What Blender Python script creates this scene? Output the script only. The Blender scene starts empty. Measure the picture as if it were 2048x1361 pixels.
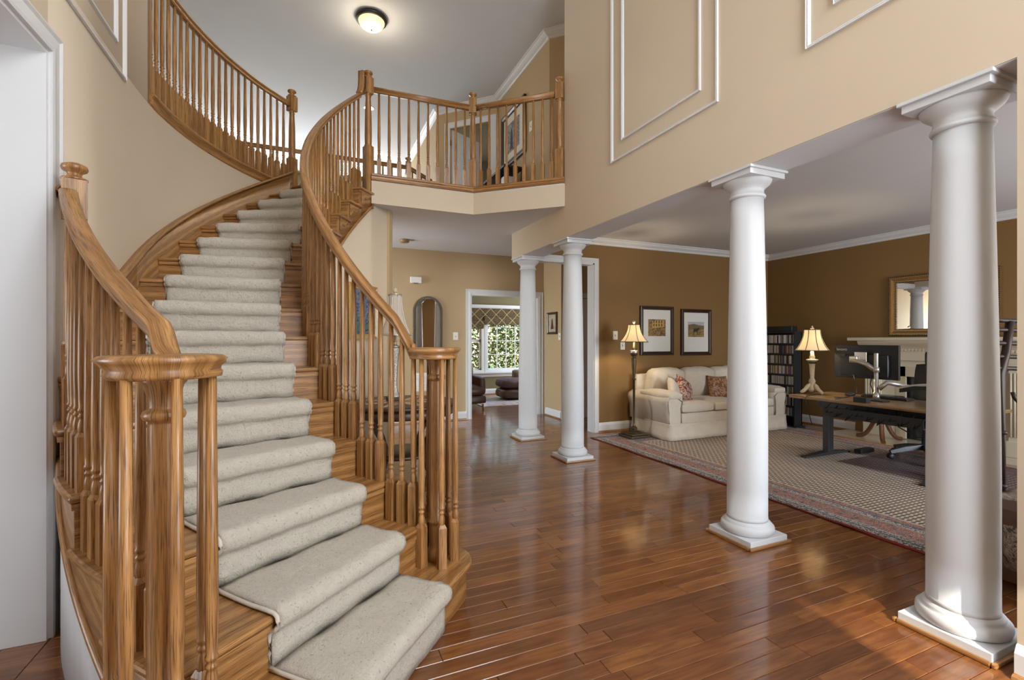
import bpy, bmesh, math, random
from mathutils import Vector, Matrix
random.seed(7)
SC = bpy.context.scene
COL = SC.collection
PI = math.pi
def rad(d): return math.radians(d)

# ------------------------------------------------------------------ camera
cam = bpy.data.cameras.new('camera'); camo = bpy.data.objects.new('camera', cam); COL.objects.link(camo)
cam.sensor_fit = 'HORIZONTAL'; cam.sensor_width = 36.0; cam.lens = 36.0 * 940.0 / 2048.0
cam.clip_start = 0.02; cam.clip_end = 200
YAW = math.atan(405.0 / 940.0)
camo.location = (0, 0, 1.33); camo.rotation_euler = (rad(90), 0, -YAW)
SC.camera = camo
# ------------------------------------------------------------------ world, sun, daylight, exposure
W = bpy.data.worlds.new('sky'); SC.world = W; W.use_nodes = True
wn = W.node_tree; wn.nodes.clear()
wo = wn.nodes.new('ShaderNodeOutputWorld'); wb = wn.nodes.new('ShaderNodeBackground'); ws = wn.nodes.new('ShaderNodeTexSky')
try:
    ws.sky_type = 'NISHITA'
    ws.sun_disc = False; ws.sun_elevation = rad(22); ws.sun_rotation = rad(103)
except Exception:
    pass
wb.inputs['Strength'].default_value = 0.9
wn.links.new(ws.outputs[0], wb.inputs[0]); wn.links.new(wb.outputs[0], wo.inputs[0])
def sun_lamp(direction, energy):
    l = bpy.data.lights.new('sun', 'SUN'); l.energy = energy; l.angle = rad(0.6); l.color = (1.0, 0.93, 0.82)
    o = bpy.data.objects.new('sun', l); COL.objects.link(o)
    o.rotation_euler = Vector(direction).to_track_quat('-Z', 'Y').to_euler(); o.location = (0, -6, 8)
sun_lamp((-1.0, 0.23, -0.40), 10.0)
# added spot lamp imitating a sunbeam through the front wall onto the nearest column
gl_ = bpy.data.lights.new('column_patch_spot', 'SPOT'); gl_.energy = 7000; gl_.color = (1.0, 0.90, 0.74); gl_.spot_size = rad(9); gl_.spot_blend = 0.1; gl_.shadow_soft_size = 0.06
glo = bpy.data.objects.new('column_patch_spot', gl_); COL.objects.link(glo); glo.location = (2.47 - .2 * 8.5, 1.05 - 8.5, .1 + .6 * 8.5)
glo.rotation_euler = Vector((.2, 1, -.6)).to_track_quat('-Z', 'Y').to_euler()
def daylight(name, loc, direction, w, h, energy, color=(0.88, 0.94, 1.0)):
    l = bpy.data.lights.new(name, 'AREA'); l.shape = 'RECTANGLE'; l.size = w; l.size_y = h
    l.energy = energy; l.color = color
    o = bpy.data.objects.new(name, l); COL.objects.link(o)
    o.location = loc; o.rotation_euler = Vector(direction).to_track_quat('-Z', 'Z').to_euler()
    return o
daylight('daylight_foyer_upper_window', (1.3, -1.45, 4.0), (-0.2, 1, 0.02), 2.2, 2.0, 165)
daylight('daylight_front_door_glass', (1.3, -1.45, 1.25), (-0.35, 1, 0.05), 2.0, 1.9, 70)
daylight('daylight_living_room_windows', (5.75, -1.3, 1.5), (-0.1, 1, 0.05), 2.0, 1.7, 120)
daylight('dining_room_fill_lamp', (-4.3, 1.6, 1.5), (1, 0.1, 0), 1.8, 1.6, 60)  # added area lamp that lights the opening's jamb; the wall behind is solid
daylight('family_room_fill_lamp', (6.3, 9.3, 1.5), (-1, -0.15, -0.05), 2.2, 1.6, 110)  # lamp added out of view by the right wall to fill the room
daylight('upper_ceiling_fill_lamp', (-0.2, 12.6, 4.2), (0, -1, 0.05), 4.2, 1.8, 190)  # added before a solid wall to brighten the upper ceiling
daylight('hall_fill_lamp', (-2.2, 6.75, 1.5), (1, 0, 0), 1.0, 1.6, 100)  # unseen lamp added to brighten the hall; no window stands there
SC.view_settings.view_transform = 'Standard'; SC.view_settings.look = 'None'
SC.view_settings.exposure = 0.40; SC.view_settings.gamma = 1.0
SC.view_settings.use_curve_mapping = False
cy = SC.cycles
cy.use_denoising = True
cy.max_bounces = 9; cy.diffuse_bounces = 5; cy.glossy_bounces = 4; cy.transmission_bounces = 6; cy.transparent_max_bounces = 10
cy.caustics_reflective = False; cy.caustics_refractive = False; cy.sample_clamp_indirect = 6.0

# ------------------------------------------------------------------ materials
MATS = {}
class NT:
    def __init__(s, name):
        s.m = bpy.data.materials.new(name); s.m.use_nodes = True
        s.t = s.m.node_tree; s.t.nodes.clear()
        s.o = s.t.nodes.new('ShaderNodeOutputMaterial'); s.b = s.t.nodes.new('ShaderNodeBsdfPrincipled')
        s.t.links.new(s.b.outputs[0], s.o.inputs[0])
    def n(s, kind, **kw):
        x = s.t.nodes.new('ShaderNode' + kind)
        for k, v in kw.items(): setattr(x, k, v)
        return x
    def l(s, a, b): s.t.links.new(a, b)
    def set(s, **kw):
        for k, v in kw.items():
            nm = {'rough': 'Roughness', 'metal': 'Metallic', 'color': 'Base Color', 'coat': 'Coat Weight', 'coatr': 'Coat Roughness',
                  'sheen': 'Sheen Weight', 'spec': 'Specular IOR Level', 'emit': 'Emission Color', 'emits': 'Emission Strength',
                  'trans': 'Transmission Weight', 'alpha': 'Alpha'}[k]
            if k in ('color', 'emit'): v = (v[0], v[1], v[2], 1)
            s.b.inputs[nm].default_value = v
    def math(s, op, a, b=None, c=None):
        x = s.n('Math', operation=op)
        for i, q in enumerate((a, b, c)):
            if q is None: continue
            if isinstance(q, (int, float)): x.inputs[i].default_value = q
            else: s.l(q, x.inputs[i])
        return x.outputs[0]
    def ramp(s, fac, stops, interp='LINEAR'):
        r = s.n('ValToRGB'); r.color_ramp.interpolation = interp
        e = r.color_ramp.elements
        while len(e) < len(stops): e.new(0.5)
        for i, (p, c) in enumerate(stops):
            e[i].position = p; e[i].color = (c[0], c[1], c[2], 1)
        s.l(fac, r.inputs[0]); return r.outputs[0]
    def mix(s, fac, a, b, blend='MIX'):
        x = s.n('Mix', data_type='RGBA', blend_type=blend)
        for i, q in ((0, fac), (6, a), (7, b)):
            if isinstance(q, (int, float)): x.inputs[i].default_value = q
            elif isinstance(q, (tuple, list)): x.inputs[i].default_value = (q[0], q[1], q[2], 1)
            else: s.l(q, x.inputs[i])
        return x.outputs[2]
    def noise(s, vec, scale, detail=3, rough=0.5, dist=0.0):
        x = s.n('TexNoise'); x.inputs['Scale'].default_value = scale; x.inputs['Detail'].default_value = detail
        x.inputs['Roughness'].default_value = rough; x.inputs['Distortion'].default_value = dist
        if vec is not None: s.l(vec, x.inputs['Vector'])
        return x.outputs[0]
    def mapping(s, vec, scale=(1, 1, 1), loc=(0, 0, 0), rot=(0, 0, 0)):
        x = s.n('Mapping'); x.inputs['Scale'].default_value = scale; x.inputs['Location'].default_value = loc; x.inputs['Rotation'].default_value = rot
        s.l(vec, x.inputs['Vector']); return x.outputs[0]
    def bump(s, h, strength=0.3, dist=0.01):
        x = s.n('Bump'); x.inputs['Strength'].default_value = strength; x.inputs['Distance'].default_value = dist
        s.l(h, x.inputs['Height']); s.l(x.outputs[0], s.b.inputs['Normal'])
    def obj(s): return s.n('TexCoord').outputs['Object']
    def uv(s): return s.n('TexCoord').outputs['UV']
def reg(key, nt): MATS[key] = nt.m; return nt.m

def paint(key, col, rough=0.7, var=0.04, bump=0.06):
    t = NT(key); v = t.obj(); f = t.noise(v, 2.2, 3)
    c = t.mix(f, [x * (1 - var) for x in col], [min(1, x * (1 + var)) for x in col]); t.l(c, t.b.inputs['Base Color'])
    t.set(rough=rough, spec=0.3); t.bump(t.noise(v, 260, 2), bump, 0.002); return reg(key, t)
paint('paint_beige', (0.64, 0.535, 0.405))
paint('paint_brown', (0.235, 0.135, 0.048))
paint('paint_hall', (0.50, 0.37, 0.215))
paint('paint_olive', (0.19, 0.165, 0.085))
paint('paint_grey', (0.56, 0.56, 0.57))
paint('ceiling_white', (0.66, 0.675, 0.70), 0.8)
paint('trim_white', (0.71, 0.72, 0.735), 0.35, 0.01, 0.0)
paint('column_white', (0.62, 0.635, 0.655), 0.45, 0.015, 0.02)
paint('cream_paint', (0.62, 0.55, 0.42), 0.4, 0.03, 0.0)
paint('plastic_white', (0.80, 0.79, 0.75), 0.4, 0.0, 0.0)

def oak(key, light, mid, dark, rough=0.36, coat=0.25):
    t = NT(key); uv = t.uv(); rnd = t.n('ObjectInfo').outputs['Random']
    off = t.n('CombineXYZ'); t.l(t.math('MULTIPLY', rnd, 31.0), off.inputs[0]); t.l(t.math('MULTIPLY', rnd, 17.0), off.inputs[1])
    ad = t.n('VectorMath', operation='ADD'); t.l(uv, ad.inputs[0]); t.l(off.outputs[0], ad.inputs[1]); v = ad.outputs[0]
    # broad cathedral bands
    wv = t.n('TexWave', wave_type='BANDS', bands_direction='Y', wave_profile='SIN')
    t.l(t.mapping(v, (1.0, 5, 1)), wv.inputs['Vector'])
    wv.inputs['Scale'].default_value = 0.85; wv.inputs['Distortion'].default_value = 7.5; wv.inputs['Detail'].default_value = 2; wv.inputs['Detail Scale'].default_value = 1.1
    tone = t.noise(t.mapping(v, (0.8, 5, 1)), 2.0, 2)
    pore = t.noise(t.mapping(v, (9, 330, 1)), 1.0, 3, 0.6)
    c = t.ramp(wv.outputs[0], [(0.0, light), (0.6, mid), (0.90, [mid[i] * .62 + dark[i] * .38 for i in range(3)]), (1.0, mid)])
    c = t.mix(t.math('MULTIPLY', tone, 0.45), c, mid)
    pf = t.ramp(pore, [(0.34, (1, 1, 1)), (0.50, (0, 0, 0))])
    c = t.mix(t.math('MULTIPLY', pf, 0.85), c, dark)
    t.l(c, t.b.inputs['Base Color']); t.set(rough=rough, coat=coat, coatr=0.2)
    t.bump(pore, 0.12, 0.002); return reg(key, t)
oak('oak', (0.50, 0.262, 0.092), (0.345, 0.165, 0.050), (0.062, 0.024, 0.008))
oak('dark_wood', (0.060, 0.028, 0.014), (0.038, 0.017, 0.009), (0.012, 0.006, 0.004), 0.4, 0.1)
oak('frame_brown', (0.055, 0.024, 0.012), (0.035, 0.015, 0.008), (0.01, 0.005, 0.003), 0.35, 0.2)
oak('inlay_wood', (0.52, 0.27, 0.10), (0.40, 0.19, 0.065), (0.16, 0.06, 0.02), 0.2, 0.5)
oak('rustic_wood', (0.46, 0.31, 0.15), (0.26, 0.155, 0.07), (0.045, 0.022, 0.010), 0.3, 0.3)
oak('gold_wood', (0.66, 0.43, 0.15), (0.50, 0.29, 0.085), (0.22, 0.10, 0.03), 0.3, 0.3)

def floor_mat():
    t = NT('floor_wood'); v = t.obj()
    at = t.n('Attribute'); at.attribute_name = 'rnd'; r = at.outputs['Fac']
    off = t.n('CombineXYZ'); t.l(t.math('MULTIPLY', r, 43.0), off.inputs[0]); t.l(t.math('MULTIPLY', r, 19.0), off.inputs[1])
    ad = t.n('VectorMath', operation='ADD'); t.l(v, ad.inputs[0]); t.l(off.outputs[0], ad.inputs[1]); v = ad.outputs[0]
    base = t.ramp(r, [(0.0, (0.170, 0.056, 0.015)), (0.3, (0.215, 0.078, 0.020)), (0.6, (0.255, 0.096, 0.025)), (0.9, (0.300, 0.118, 0.031)), (1.0, (0.150, 0.048, 0.013))])
    g = t.noise(t.mapping(v, (2.2, 22, 1)), 2.0, 4, 0.55, 0.6)
    fine = t.noise(t.mapping(v, (9, 60, 1)), 3.0, 3, 0.6)
    blotch = t.noise(t.mapping(v, (2.5, 7, 1)), 1.6, 2)
    c = t.mix(t.ramp(g, [(0.35, (0, 0, 0)), (0.7, (1, 1, 1))]), base, t.mix(1.0, base, (0.56, 0.46, 0.38), 'MULTIPLY'))
    c = t.mix(t.math('MULTIPLY', t.ramp(blotch, [(0.45, (0, 0, 0)), (0.75, (1, 1, 1))]), 0.55), c, t.mix(1.0, c, (1.5, 1.6, 1.7), 'MULTIPLY'))
    c = t.mix(t.math('MULTIPLY', fine, 0.25), c, t.mix(1.0, c, (0.55, 0.5, 0.45), 'MULTIPLY'))
    t.l(c, t.b.inputs['Base Color'])
    t.set(rough=0.42, coat=0.9, coatr=0.11, spec=0.3)
    t.bump(g, 0.03, 0.004); return reg('floor_wood', t)
floor_mat()

def carpet_mat():
    t = NT('carpet'); v = t.obj()
    a = t.noise(v, 150, 4, 0.8); b = t.noise(v, 22, 3, 0.6, 1.2)
    loop = t.n('TexVoronoi'); loop.inputs['Scale'].default_value = 17; t.l(v, loop.inputs['Vector'])
    dots = t.noise(v, 105, 2, 0.6)
    c = t.mix(a, (0.62, 0.57, 0.47), (0.88, 0.83, 0.72))
    c = t.mix(t.math('MULTIPLY', t.ramp(b, [(0.4, (0, 0, 0)), (0.65, (1, 1, 1))]), 0.32), c, (0.58, 0.53, 0.44))
    c = t.mix(t.math('MULTIPLY', t.ramp(dots, [(0.30, (1, 1, 1)), (0.38, (0, 0, 0))]), 0.6), c, (0.26, 0.22, 0.16))
    t.l(c, t.b.inputs['Base Color']); t.set(rough=0.95, sheen=0.25, spec=0.1)
    h = t.math('ADD', t.math('MULTIPLY', a, 0.6), t.math('MULTIPLY', b, 0.8)); t.bump(h, 1.0, 0.014); return reg('carpet', t)
carpet_mat()

def plain(key, col, rough=0.5, metal=0.0, coat=0.0, var=0.12, scale=18, bump=0.0, sheen=0.0):
    t = NT(key); v = t.obj(); f = t.noise(v, scale, 3)
    c = t.mix(f, [x * (1 - var) for x in col], [min(1, x * (1 + var)) for x in col]); t.l(c, t.b.inputs['Base Color'])
    t.set(rough=rough, metal=metal, coat=coat, sheen=sheen)
    if bump: t.bump(t.noise(v, scale * 6, 3), bump, 0.004)
    return reg(key, t)
plain('binding', (0.62, 0.56, 0.48), 0.9, bump=0.3)
plain('black_metal', (0.028, 0.030, 0.034), 0.4, 0.2)
plain('black_plastic', (0.012, 0.012, 0.013), 0.45)
plain('grey_metal', (0.055, 0.058, 0.064), 0.42, 0.4)
plain('silver_metal', (0.62, 0.60, 0.57), 0.32, 0.85, var=0.05)
plain('bronze', (0.115, 0.085, 0.045), 0.38, 0.75, var=0.5, scale=60, bump=0.3)
plain('dark_bronze', (0.035, 0.030, 0.026), 0.45, 0.5)
plain('iron_brown', (0.030, 0.018, 0.012), 0.55, 0.3)
plain('brass', (0.45, 0.28, 0.08), 0.35, 0.8)
plain('detector_tan', (0.30, 0.20, 0.08), 0.5)
plain('gold_frame', (0.33, 0.19, 0.065), 0.35, 0.65, var=0.35, scale=50, bump=0.2)
plain('pewter_frame', (0.075, 0.052, 0.032), 0.4, 0.35, var=0.4, scale=60, bump=0.2)
plain('mercury_silver', (0.50, 0.46, 0.42), 0.22, 0.9, var=0.55, scale=90, bump=0.6)
plain('cream_fabric', (0.66, 0.59, 0.49), 0.85, var=0.10, scale=14, bump=0.25, sheen=0.2)
plain('leather_brown', (0.075, 0.036, 0.022), 0.35, var=0.3, scale=30, bump=0.25)
plain('plum_fabric', (0.085, 0.040, 0.045), 0.6, var=0.5, scale=18, bump=0.3)
plain('cream_ceramic', (0.60, 0.50, 0.34), 0.35, var=0.35, scale=40, bump=0.3)
plain('hearth_tile', (0.55, 0.46, 0.33), 0.15, var=0.06)
plain('paper_white', (0.72, 0.71, 0.68), 0.7, var=0.02)
plain('mat_cream', (0.70, 0.66, 0.56), 0.8, var=0.03)
plain('red_trim', (0.20, 0.035, 0.03), 0.9, bump=0.4)
plain('fringe_white', (0.68, 0.63, 0.56), 0.95, bump=0.4)
plain('grass', (0.09, 0.16, 0.03), 0.9, var=0.5, scale=3)
plain('outside_siding', (0.6, 0.6, 0.58), 0.8)
plain('white_metal', (0.55, 0.57, 0.60), 0.35, 0.2)
plain('trunk_bark', (0.10, 0.065, 0.04), 0.9)

def leaf_mat():
    t = NT('leaf'); g = t.n('Attribute'); g.attribute_name = 'rnd'
    c = t.ramp(g.outputs['Fac'], [(0.0, (0.010, 0.030, 0.006)), (0.45, (0.045, 0.13, 0.015)), (0.75, (0.16, 0.27, 0.04)), (0.95, (0.40, 0.46, 0.12)), (1.0, (0.55, 0.24, 0.03))])
    t.l(c, t.b.inputs['Base Color']); t.set(rough=0.5); return reg('leaf', t)
leaf_mat()
def mirror_mat():
    t = NT('mirror_glass'); t.set(color=(0.86, 0.87, 0.87), metal=1.0, rough=0.015); return reg('mirror_glass', t)
mirror_mat()
def glass_mat():
    t = NT('window_glass'); tr = t.n('BsdfTransparent'); gl = t.n('BsdfGlossy'); gl.inputs['Roughness'].default_value = 0.02
    mx = t.n('MixShader'); mx.inputs[0].default_value = 0.06
    t.l(tr.outputs[0], mx.inputs[1]); t.l(gl.outputs[0], mx.inputs[2]); t.l(mx.outputs[0], t.o.inputs[0]); return reg('window_glass', t)
glass_mat()
def mat_plastic():
    t = NT('clear_plastic'); tr = t.n('BsdfTransparent'); tr.inputs[0].default_value = (0.86, 0.83, 0.86, 1)
    gl = t.n('BsdfGlossy'); gl.inputs['Roughness'].default_value = 0.3; gl.inputs['Color'].default_value = (0.6, 0.6, 0.66, 1)
    mx = t.n('MixShader'); mx.inputs[0].default_value = 0.16
    t.l(tr.outputs[0], mx.inputs[1]); t.l(gl.outputs[0], mx.inputs[2]); t.l(mx.outputs[0], t.o.inputs[0]); return reg('clear_plastic', t)
mat_plastic()
def shade_mat(key, col, glow, gcol):
    t = NT(key); v = t.obj(); f = t.noise(v, 160, 2)
    c = t.mix(f, [x * .92 for x in col], col)
    d = t.n('BsdfDiffuse'); t.l(c, d.inputs[0]); tl = t.n('BsdfTranslucent'); t.l(c, tl.inputs[0])
    mx = t.n('MixShader'); mx.inputs[0].default_value = 0.45; t.l(d.outputs[0], mx.inputs[1]); t.l(tl.outputs[0], mx.inputs[2])
    if glow > 0:
        e = t.n('Emission'); e.inputs[0].default_value = (gcol[0], gcol[1], gcol[2], 1); e.inputs[1].default_value = glow
        ad = t.n('AddShader'); t.l(mx.outputs[0], ad.inputs[0]); t.l(e.outputs[0], ad.inputs[1]); t.l(ad.outputs[0], t.o.inputs[0])
    else: t.l(mx.outputs[0], t.o.inputs[0])
    return reg(key, t)
shade_mat('shade_lit', (0.84, 0.72, 0.50), 0.22, (1.0, 0.78, 0.48))
shade_mat('shade_white', (0.85, 0.78, 0.68), 0.0, (1, 1, 1))
def lamp_glass():
    t = NT('lit_glass'); t.set(color=(0.8, 0.65, 0.4), rough=0.4, emit=(1.0, 0.72, 0.36), emits=0.95)
    return reg('lit_glass', t)
lamp_glass()
def recess():
    t = NT('recessed_lens'); t.set(color=(0.9, 0.88, 0.8), rough=0.5, emit=(1.0, 0.9, 0.72), emits=2.0); return reg('recessed_lens', t)
recess()
# ------------------------------------------------------------------ mesh helpers
WL = {}            # world origin of every object that has parts
class MB:
    def __init__(s): s.v = []; s.f = []; s.uv = []; s.sm = []; s.rn = []
    def face(s, idx, uvs=None, smooth=False, rn=0.0):
        s.f.append(tuple(idx)); s.uv.append(uvs if uvs else [(0, 0)] * len(idx)); s.sm.append(smooth); s.rn.append(rn)
    def add(s, pts):
        b = len(s.v); s.v += [tuple(p) for p in pts]; return b
    def obox(s, c, ax, h, g=2):
        c = Vector(c); ax = [Vector(a).normalized() for a in ax]
        P = []
        for i in (-1, 1):
            for j in (-1, 1):
                for k in (-1, 1): P.append(c + ax[0] * h[0] * i + ax[1] * h[1] * j + ax[2] * h[2] * k)
        b = s.add(P)
        for q in ((0, 1, 3, 2), (4, 6, 7, 5), (0, 4, 5, 1), (2, 3, 7, 6), (0, 2, 6, 4), (1, 5, 7, 3)):
            uv = []
            for i in q:
                d = [(P[i] - c).dot(a) for a in ax]
                o = [k for k in range(3) if k != g]
                uv.append((d[g], d[o[0]] + d[o[1]] * 1.3 + 0.7))
            s.face([b + i for i in q], uv)
    def box(s, x0, x1, y0, y1, z0, z1, g=2):
        s.obox(((x0 + x1) / 2, (y0 + y1) / 2, (z0 + z1) / 2), ((1, 0, 0), (0, 1, 0), (0, 0, 1)), (abs(x1 - x0) / 2, abs(y1 - y0) / 2, abs(z1 - z0) / 2), g)
    def lathe(s, prof, c=(0, 0, 0), n=16, axis=(0, 0, 1), smooth=True, rot=0.0, ell=(1, 1)):
        c = Vector(c); q = Vector((0, 0, 1)).rotation_difference(Vector(axis))
        b = len(s.v); RM = max(p[0] for p in prof)
        for (r, z) in prof:
            for i in range(n):
                t = 2 * PI * i / n + rot
                s.v.append(tuple(c + q @ Vector((r * math.cos(t) * ell[0], r * math.sin(t) * ell[1], z))))
        for j in range(len(prof) - 1):
            for i in range(n):
                i2 = (i + 1) % n
                r = max(RM, .01)
                u0, u1 = prof[j][1], prof[j + 1][1]
                if abs(u1 - u0) < 1e-5: u1 = u0 + abs(prof[j][0] - prof[j + 1][0])
                v0, v1 = r * 2 * PI * i / n, r * 2 * PI * (i + 1) / n
                s.face([b + j * n + i, b + j * n + i2, b + (j + 1) * n + i2, b + (j + 1) * n + i], [(u0, v0), (u0, v1), (u1, v1), (u1, v0)], smooth)
        if prof[0][0] > 1e-4: s.face([b + i for i in reversed(range(n))])
        if prof[-1][0] > 1e-4: s.face([b + (len(prof) - 1) * n + i for i in range(n)])
    def sweep(s, path, prof, up=(0, 0, 1), caps=True, smooth=True, closed=False, level=True, scales=None):
        """prof: closed outline of (side, up); side = to the right of travel when seen from above"""
        path = [Vector(p) for p in path]; n = len(path); m = len(prof); b = len(s.v); up = Vector(up); L = 0; Ls = []
        for i in range(n):
            if closed: t = path[(i + 1) % n] - path[i - 1]
            else: t = path[min(i + 1, n - 1)] - path[max(i - 1, 0)]
            t.normalize()
            side = t.cross(up)
            if side.length < 1e-4: side = Vector((1, 0, 0))
            side.normalize(); u = side.cross(t) if not level else up
            k = scales[i] if scales else 1.0
            if i: L += (path[i] - path[i - 1]).length
            Ls.append(L)
            for (x, y) in prof: s.v.append(tuple(path[i] + side * x * k + u * y * k))
        per = [0]
        for j in range(m): per.append(per[-1] + math.hypot(prof[j][0] - prof[(j + 1) % m][0], prof[j][1] - prof[(j + 1) % m][1]))
        for i in range(n if closed else n - 1):
            i2 = (i + 1) % n
            for j in range(m):
                j2 = (j + 1) % m
                u0, u1 = Ls[i], Ls[i2] if i2 else Ls[i] + .05
                s.face([b + i * m + j, b + i2 * m + j, b + i2 * m + j2, b + i * m + j2], [(u0, per[j]), (u1, per[j]), (u1, per[j + 1]), (u0, per[j + 1])], smooth)
        if caps and not closed:
            s.face([b + j for j in range(m)], [(prof[j][0], prof[j][1]) for j in range(m)])
            s.face([b + (n - 1) * m + j for j in reversed(range(m))], [(prof[j][0], prof[j][1]) for j in reversed(range(m))])
    def tube(s, path, r, n=8, scales=None):
        s.sweep(path, [(r * math.cos(2 * PI * i / n), r * math.sin(2 * PI * i / n)) for i in range(n)], level=False, scales=scales)
    def prism(s, poly, z0, z1, g=(1, 0)):
        n = len(poly); b = s.add([(x, y, z0) for x, y in poly] + [(x, y, z1) for x, y in poly])
        w = lambda p: (p[0] * g[0] + p[1] * g[1], -p[0] * g[1] + p[1] * g[0])
        s.face([b + n + i for i in range(n)], [w(p) for p in poly]); s.face([b + i for i in reversed(range(n))], [w(p) for p in reversed(poly)])
        L = 0
        for i in range(n):
            j = (i + 1) % n; d = math.dist(poly[i], poly[j])
            s.face([b + i, b + j, b + n + j, b + n + i], [(L, z0), (L + d, z0), (L + d, z1), (L, z1)]); L += d
    def rbox(s, c, size, r=.04, puff=(0, 0, 0), n=8, M=None, noise=0.0, seed=0):
        """rounded, optionally bulging box (cushions)"""
        c = Vector(c); h = Vector(size) / 2; r = min(r, h.x * .98, h.y * .98, h.z * .98); rn = random.Random(seed)
        ph = [rn.uniform(0, 6) for _ in range(6)]
        for ax in range(3):
            for sg in (-1, 1):
                b = len(s.v); o = [k for k in range(3) if k != ax]
                for i in range(n + 1):
                    for j in range(n + 1):
                        q = Vector((0, 0, 0)); a_, b_ = math.tan((2 * i / n - 1) * PI / 4), math.tan((2 * j / n - 1) * PI / 4)
                        q[ax] = sg; q[o[0]] = a_; q[o[1]] = b_
                        p = Vector((q.x * h.x, q.y * h.y, q.z * h.z))
                        inn = Vector([max(-(h[k] - r), min(h[k] - r, p[k])) for k in range(3)])
                        d = p - inn
                        if d.length > 1e-9: p = inn + d.normalized() * r
                        for k in range(3):
                            if puff[k]:
                                o2 = [m for m in range(3) if m != k]
                                p[k] += math.copysign(1, p[k]) * puff[k] * max(0, 1 - (p[o2[0]] / h[o2[0]]) ** 2) * max(0, 1 - (p[o2[1]] / h[o2[1]]) ** 2) * min(1, abs(p[k]) / h[k])
                        if noise:
                            p += p.normalized() * noise * (math.sin(p.x * 13 + ph[0]) * math.sin(p.y * 17 + ph[1]) + .6 * math.sin(p.z * 23 + ph[2] + p.x * 9) * math.sin(p.x * 29 + ph[3]))
                        s.v.append(tuple(c + (M @ p if M else p)))
                for i in range(n):
                    for j in range(n):
                        q = [b + i * (n + 1) + j, b + (i + 1) * (n + 1) + j, b + (i + 1) * (n + 1) + j + 1, b + i * (n + 1) + j + 1]
                        if (sg > 0) == (ax == 1): q.reverse()
                        s.face(q, [(i / n, j / n), ((i + 1) / n, j / n), ((i + 1) / n, (j + 1) / n), (i / n, (j + 1) / n)], True)
    def build(s, name, mat, parent=None, kind=None, weld=False, bevel=0.0, solid=None, org=None):
        me = bpy.data.meshes.new(name)
        if org is None: org = WL.get(parent, (0, 0, 0)) if parent is not None else (0, 0, 0)
        ox, oy, oz = org
        me.from_pydata([(x - ox, y - oy, z - oz) for x, y, z in s.v], [], s.f)
        ul = me.uv_layers.new(name='UVMap')
        flat = []
        for q in s.uv:
            for p in q: flat += [p[0], p[1]]
        ul.data.foreach_set('uv', flat)
        me.polygons.foreach_set('use_smooth', s.sm)
        if any(s.rn):
            a = me.attributes.new('rnd', 'FLOAT', 'FACE'); a.data.foreach_set('value', s.rn)
        if weld:
            bm = bmesh.new(); bm.from_mesh(me); bmesh.ops.remove_doubles(bm, verts=bm.verts, dist=1e-5); bmesh.ops.recalc_face_normals(bm, faces=bm.faces); bm.to_mesh(me); bm.free()
        me.materials.append(MATS[mat] if isinstance(mat, str) else mat)
        o = bpy.data.objects.new(name, me); COL.objects.link(o)
        WL[o] = org
        if parent is not None: o.parent = parent
        else: o.location = org
        if kind: o['kind'] = kind
        if bevel:
            m = o.modifiers.new('bevel', 'BEVEL'); m.width = bevel; m.segments = 2; m.limit_method = 'ANGLE'; m.angle_limit = rad(40)
        if solid:
            m = o.modifiers.new('solid', 'SOLIDIFY'); m.thickness = solid; m.offset = -1
        return o
def thing(name, label, cat, loc=(0, 0, 0), group=None, rotz=0.0):
    o = bpy.data.objects.new(name, None); COL.objects.link(o); o.location = loc; o.empty_display_size = .1
    o['label'] = label; o['category'] = cat
    if group: o['group'] = group
    o.rotation_euler = (0, 0, rotz)
    WL[o] = tuple(loc) if rotz == 0 else (0, 0, 0)      # rotated things are modelled in local coordinates
    return o
def tag(o, label, cat, group=None):
    o['label'] = label; o['category'] = cat
    if group: o['group'] = group
    return o
def struct(o): o['kind'] = 'structure'; return o
def lift(o, parent_less_org): return o
def one(mb, name, mat, label, cat, loc, group=None, **kw):
    """a thing that is a single mesh with its origin at its base"""
    return tag(mb.build(name, mat, org=loc, **kw), label, cat, group)
def sbox(name, mat, x0, x1, y0, y1, z0, z1, parent=None):
    m = MB(); m.box(x0, x1, y0, y1, z0, z1); o = m.build(name, mat, parent)
    if parent is None: struct(o)
    return o
def dup(o, parent, loc):
    c = o.copy(); COL.objects.link(c); c.parent = parent; c.location = loc; return c
def area_tri(poly):
    return sum(poly[i - 1][0] * poly[i][1] - poly[i][0] * poly[i - 1][1] for i in range(len(poly))) / 2

# ------------------------------------------------------------------ stair geometry in plan
CX, CY = 2.1, 3.8                      # centre of the curved stair
RIS = 0.1935                           # riser; 16 risers to the upper floor
FL2 = RIS * 16
def A(k): return 48.3 - 6.1 * (k - 1)
def PP(R, a, z=None):
    x, y = CX - R * math.cos(rad(a)), CY - R * math.sin(rad(a))
    return (x, y) if z is None else (x, y, z)
def nosing(a): return RIS * (1 + (48.3 - a) / 6.1)
def arc(R, a0, a1, n): return [PP(R, a0 + (a1 - a0) * i / n) for i in range(n + 1)]
R_WALL = 3.17; R_IN = 2.06
CEIL1 = 2.79; CEIL2 = 5.48; BEAM = 2.446
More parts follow.
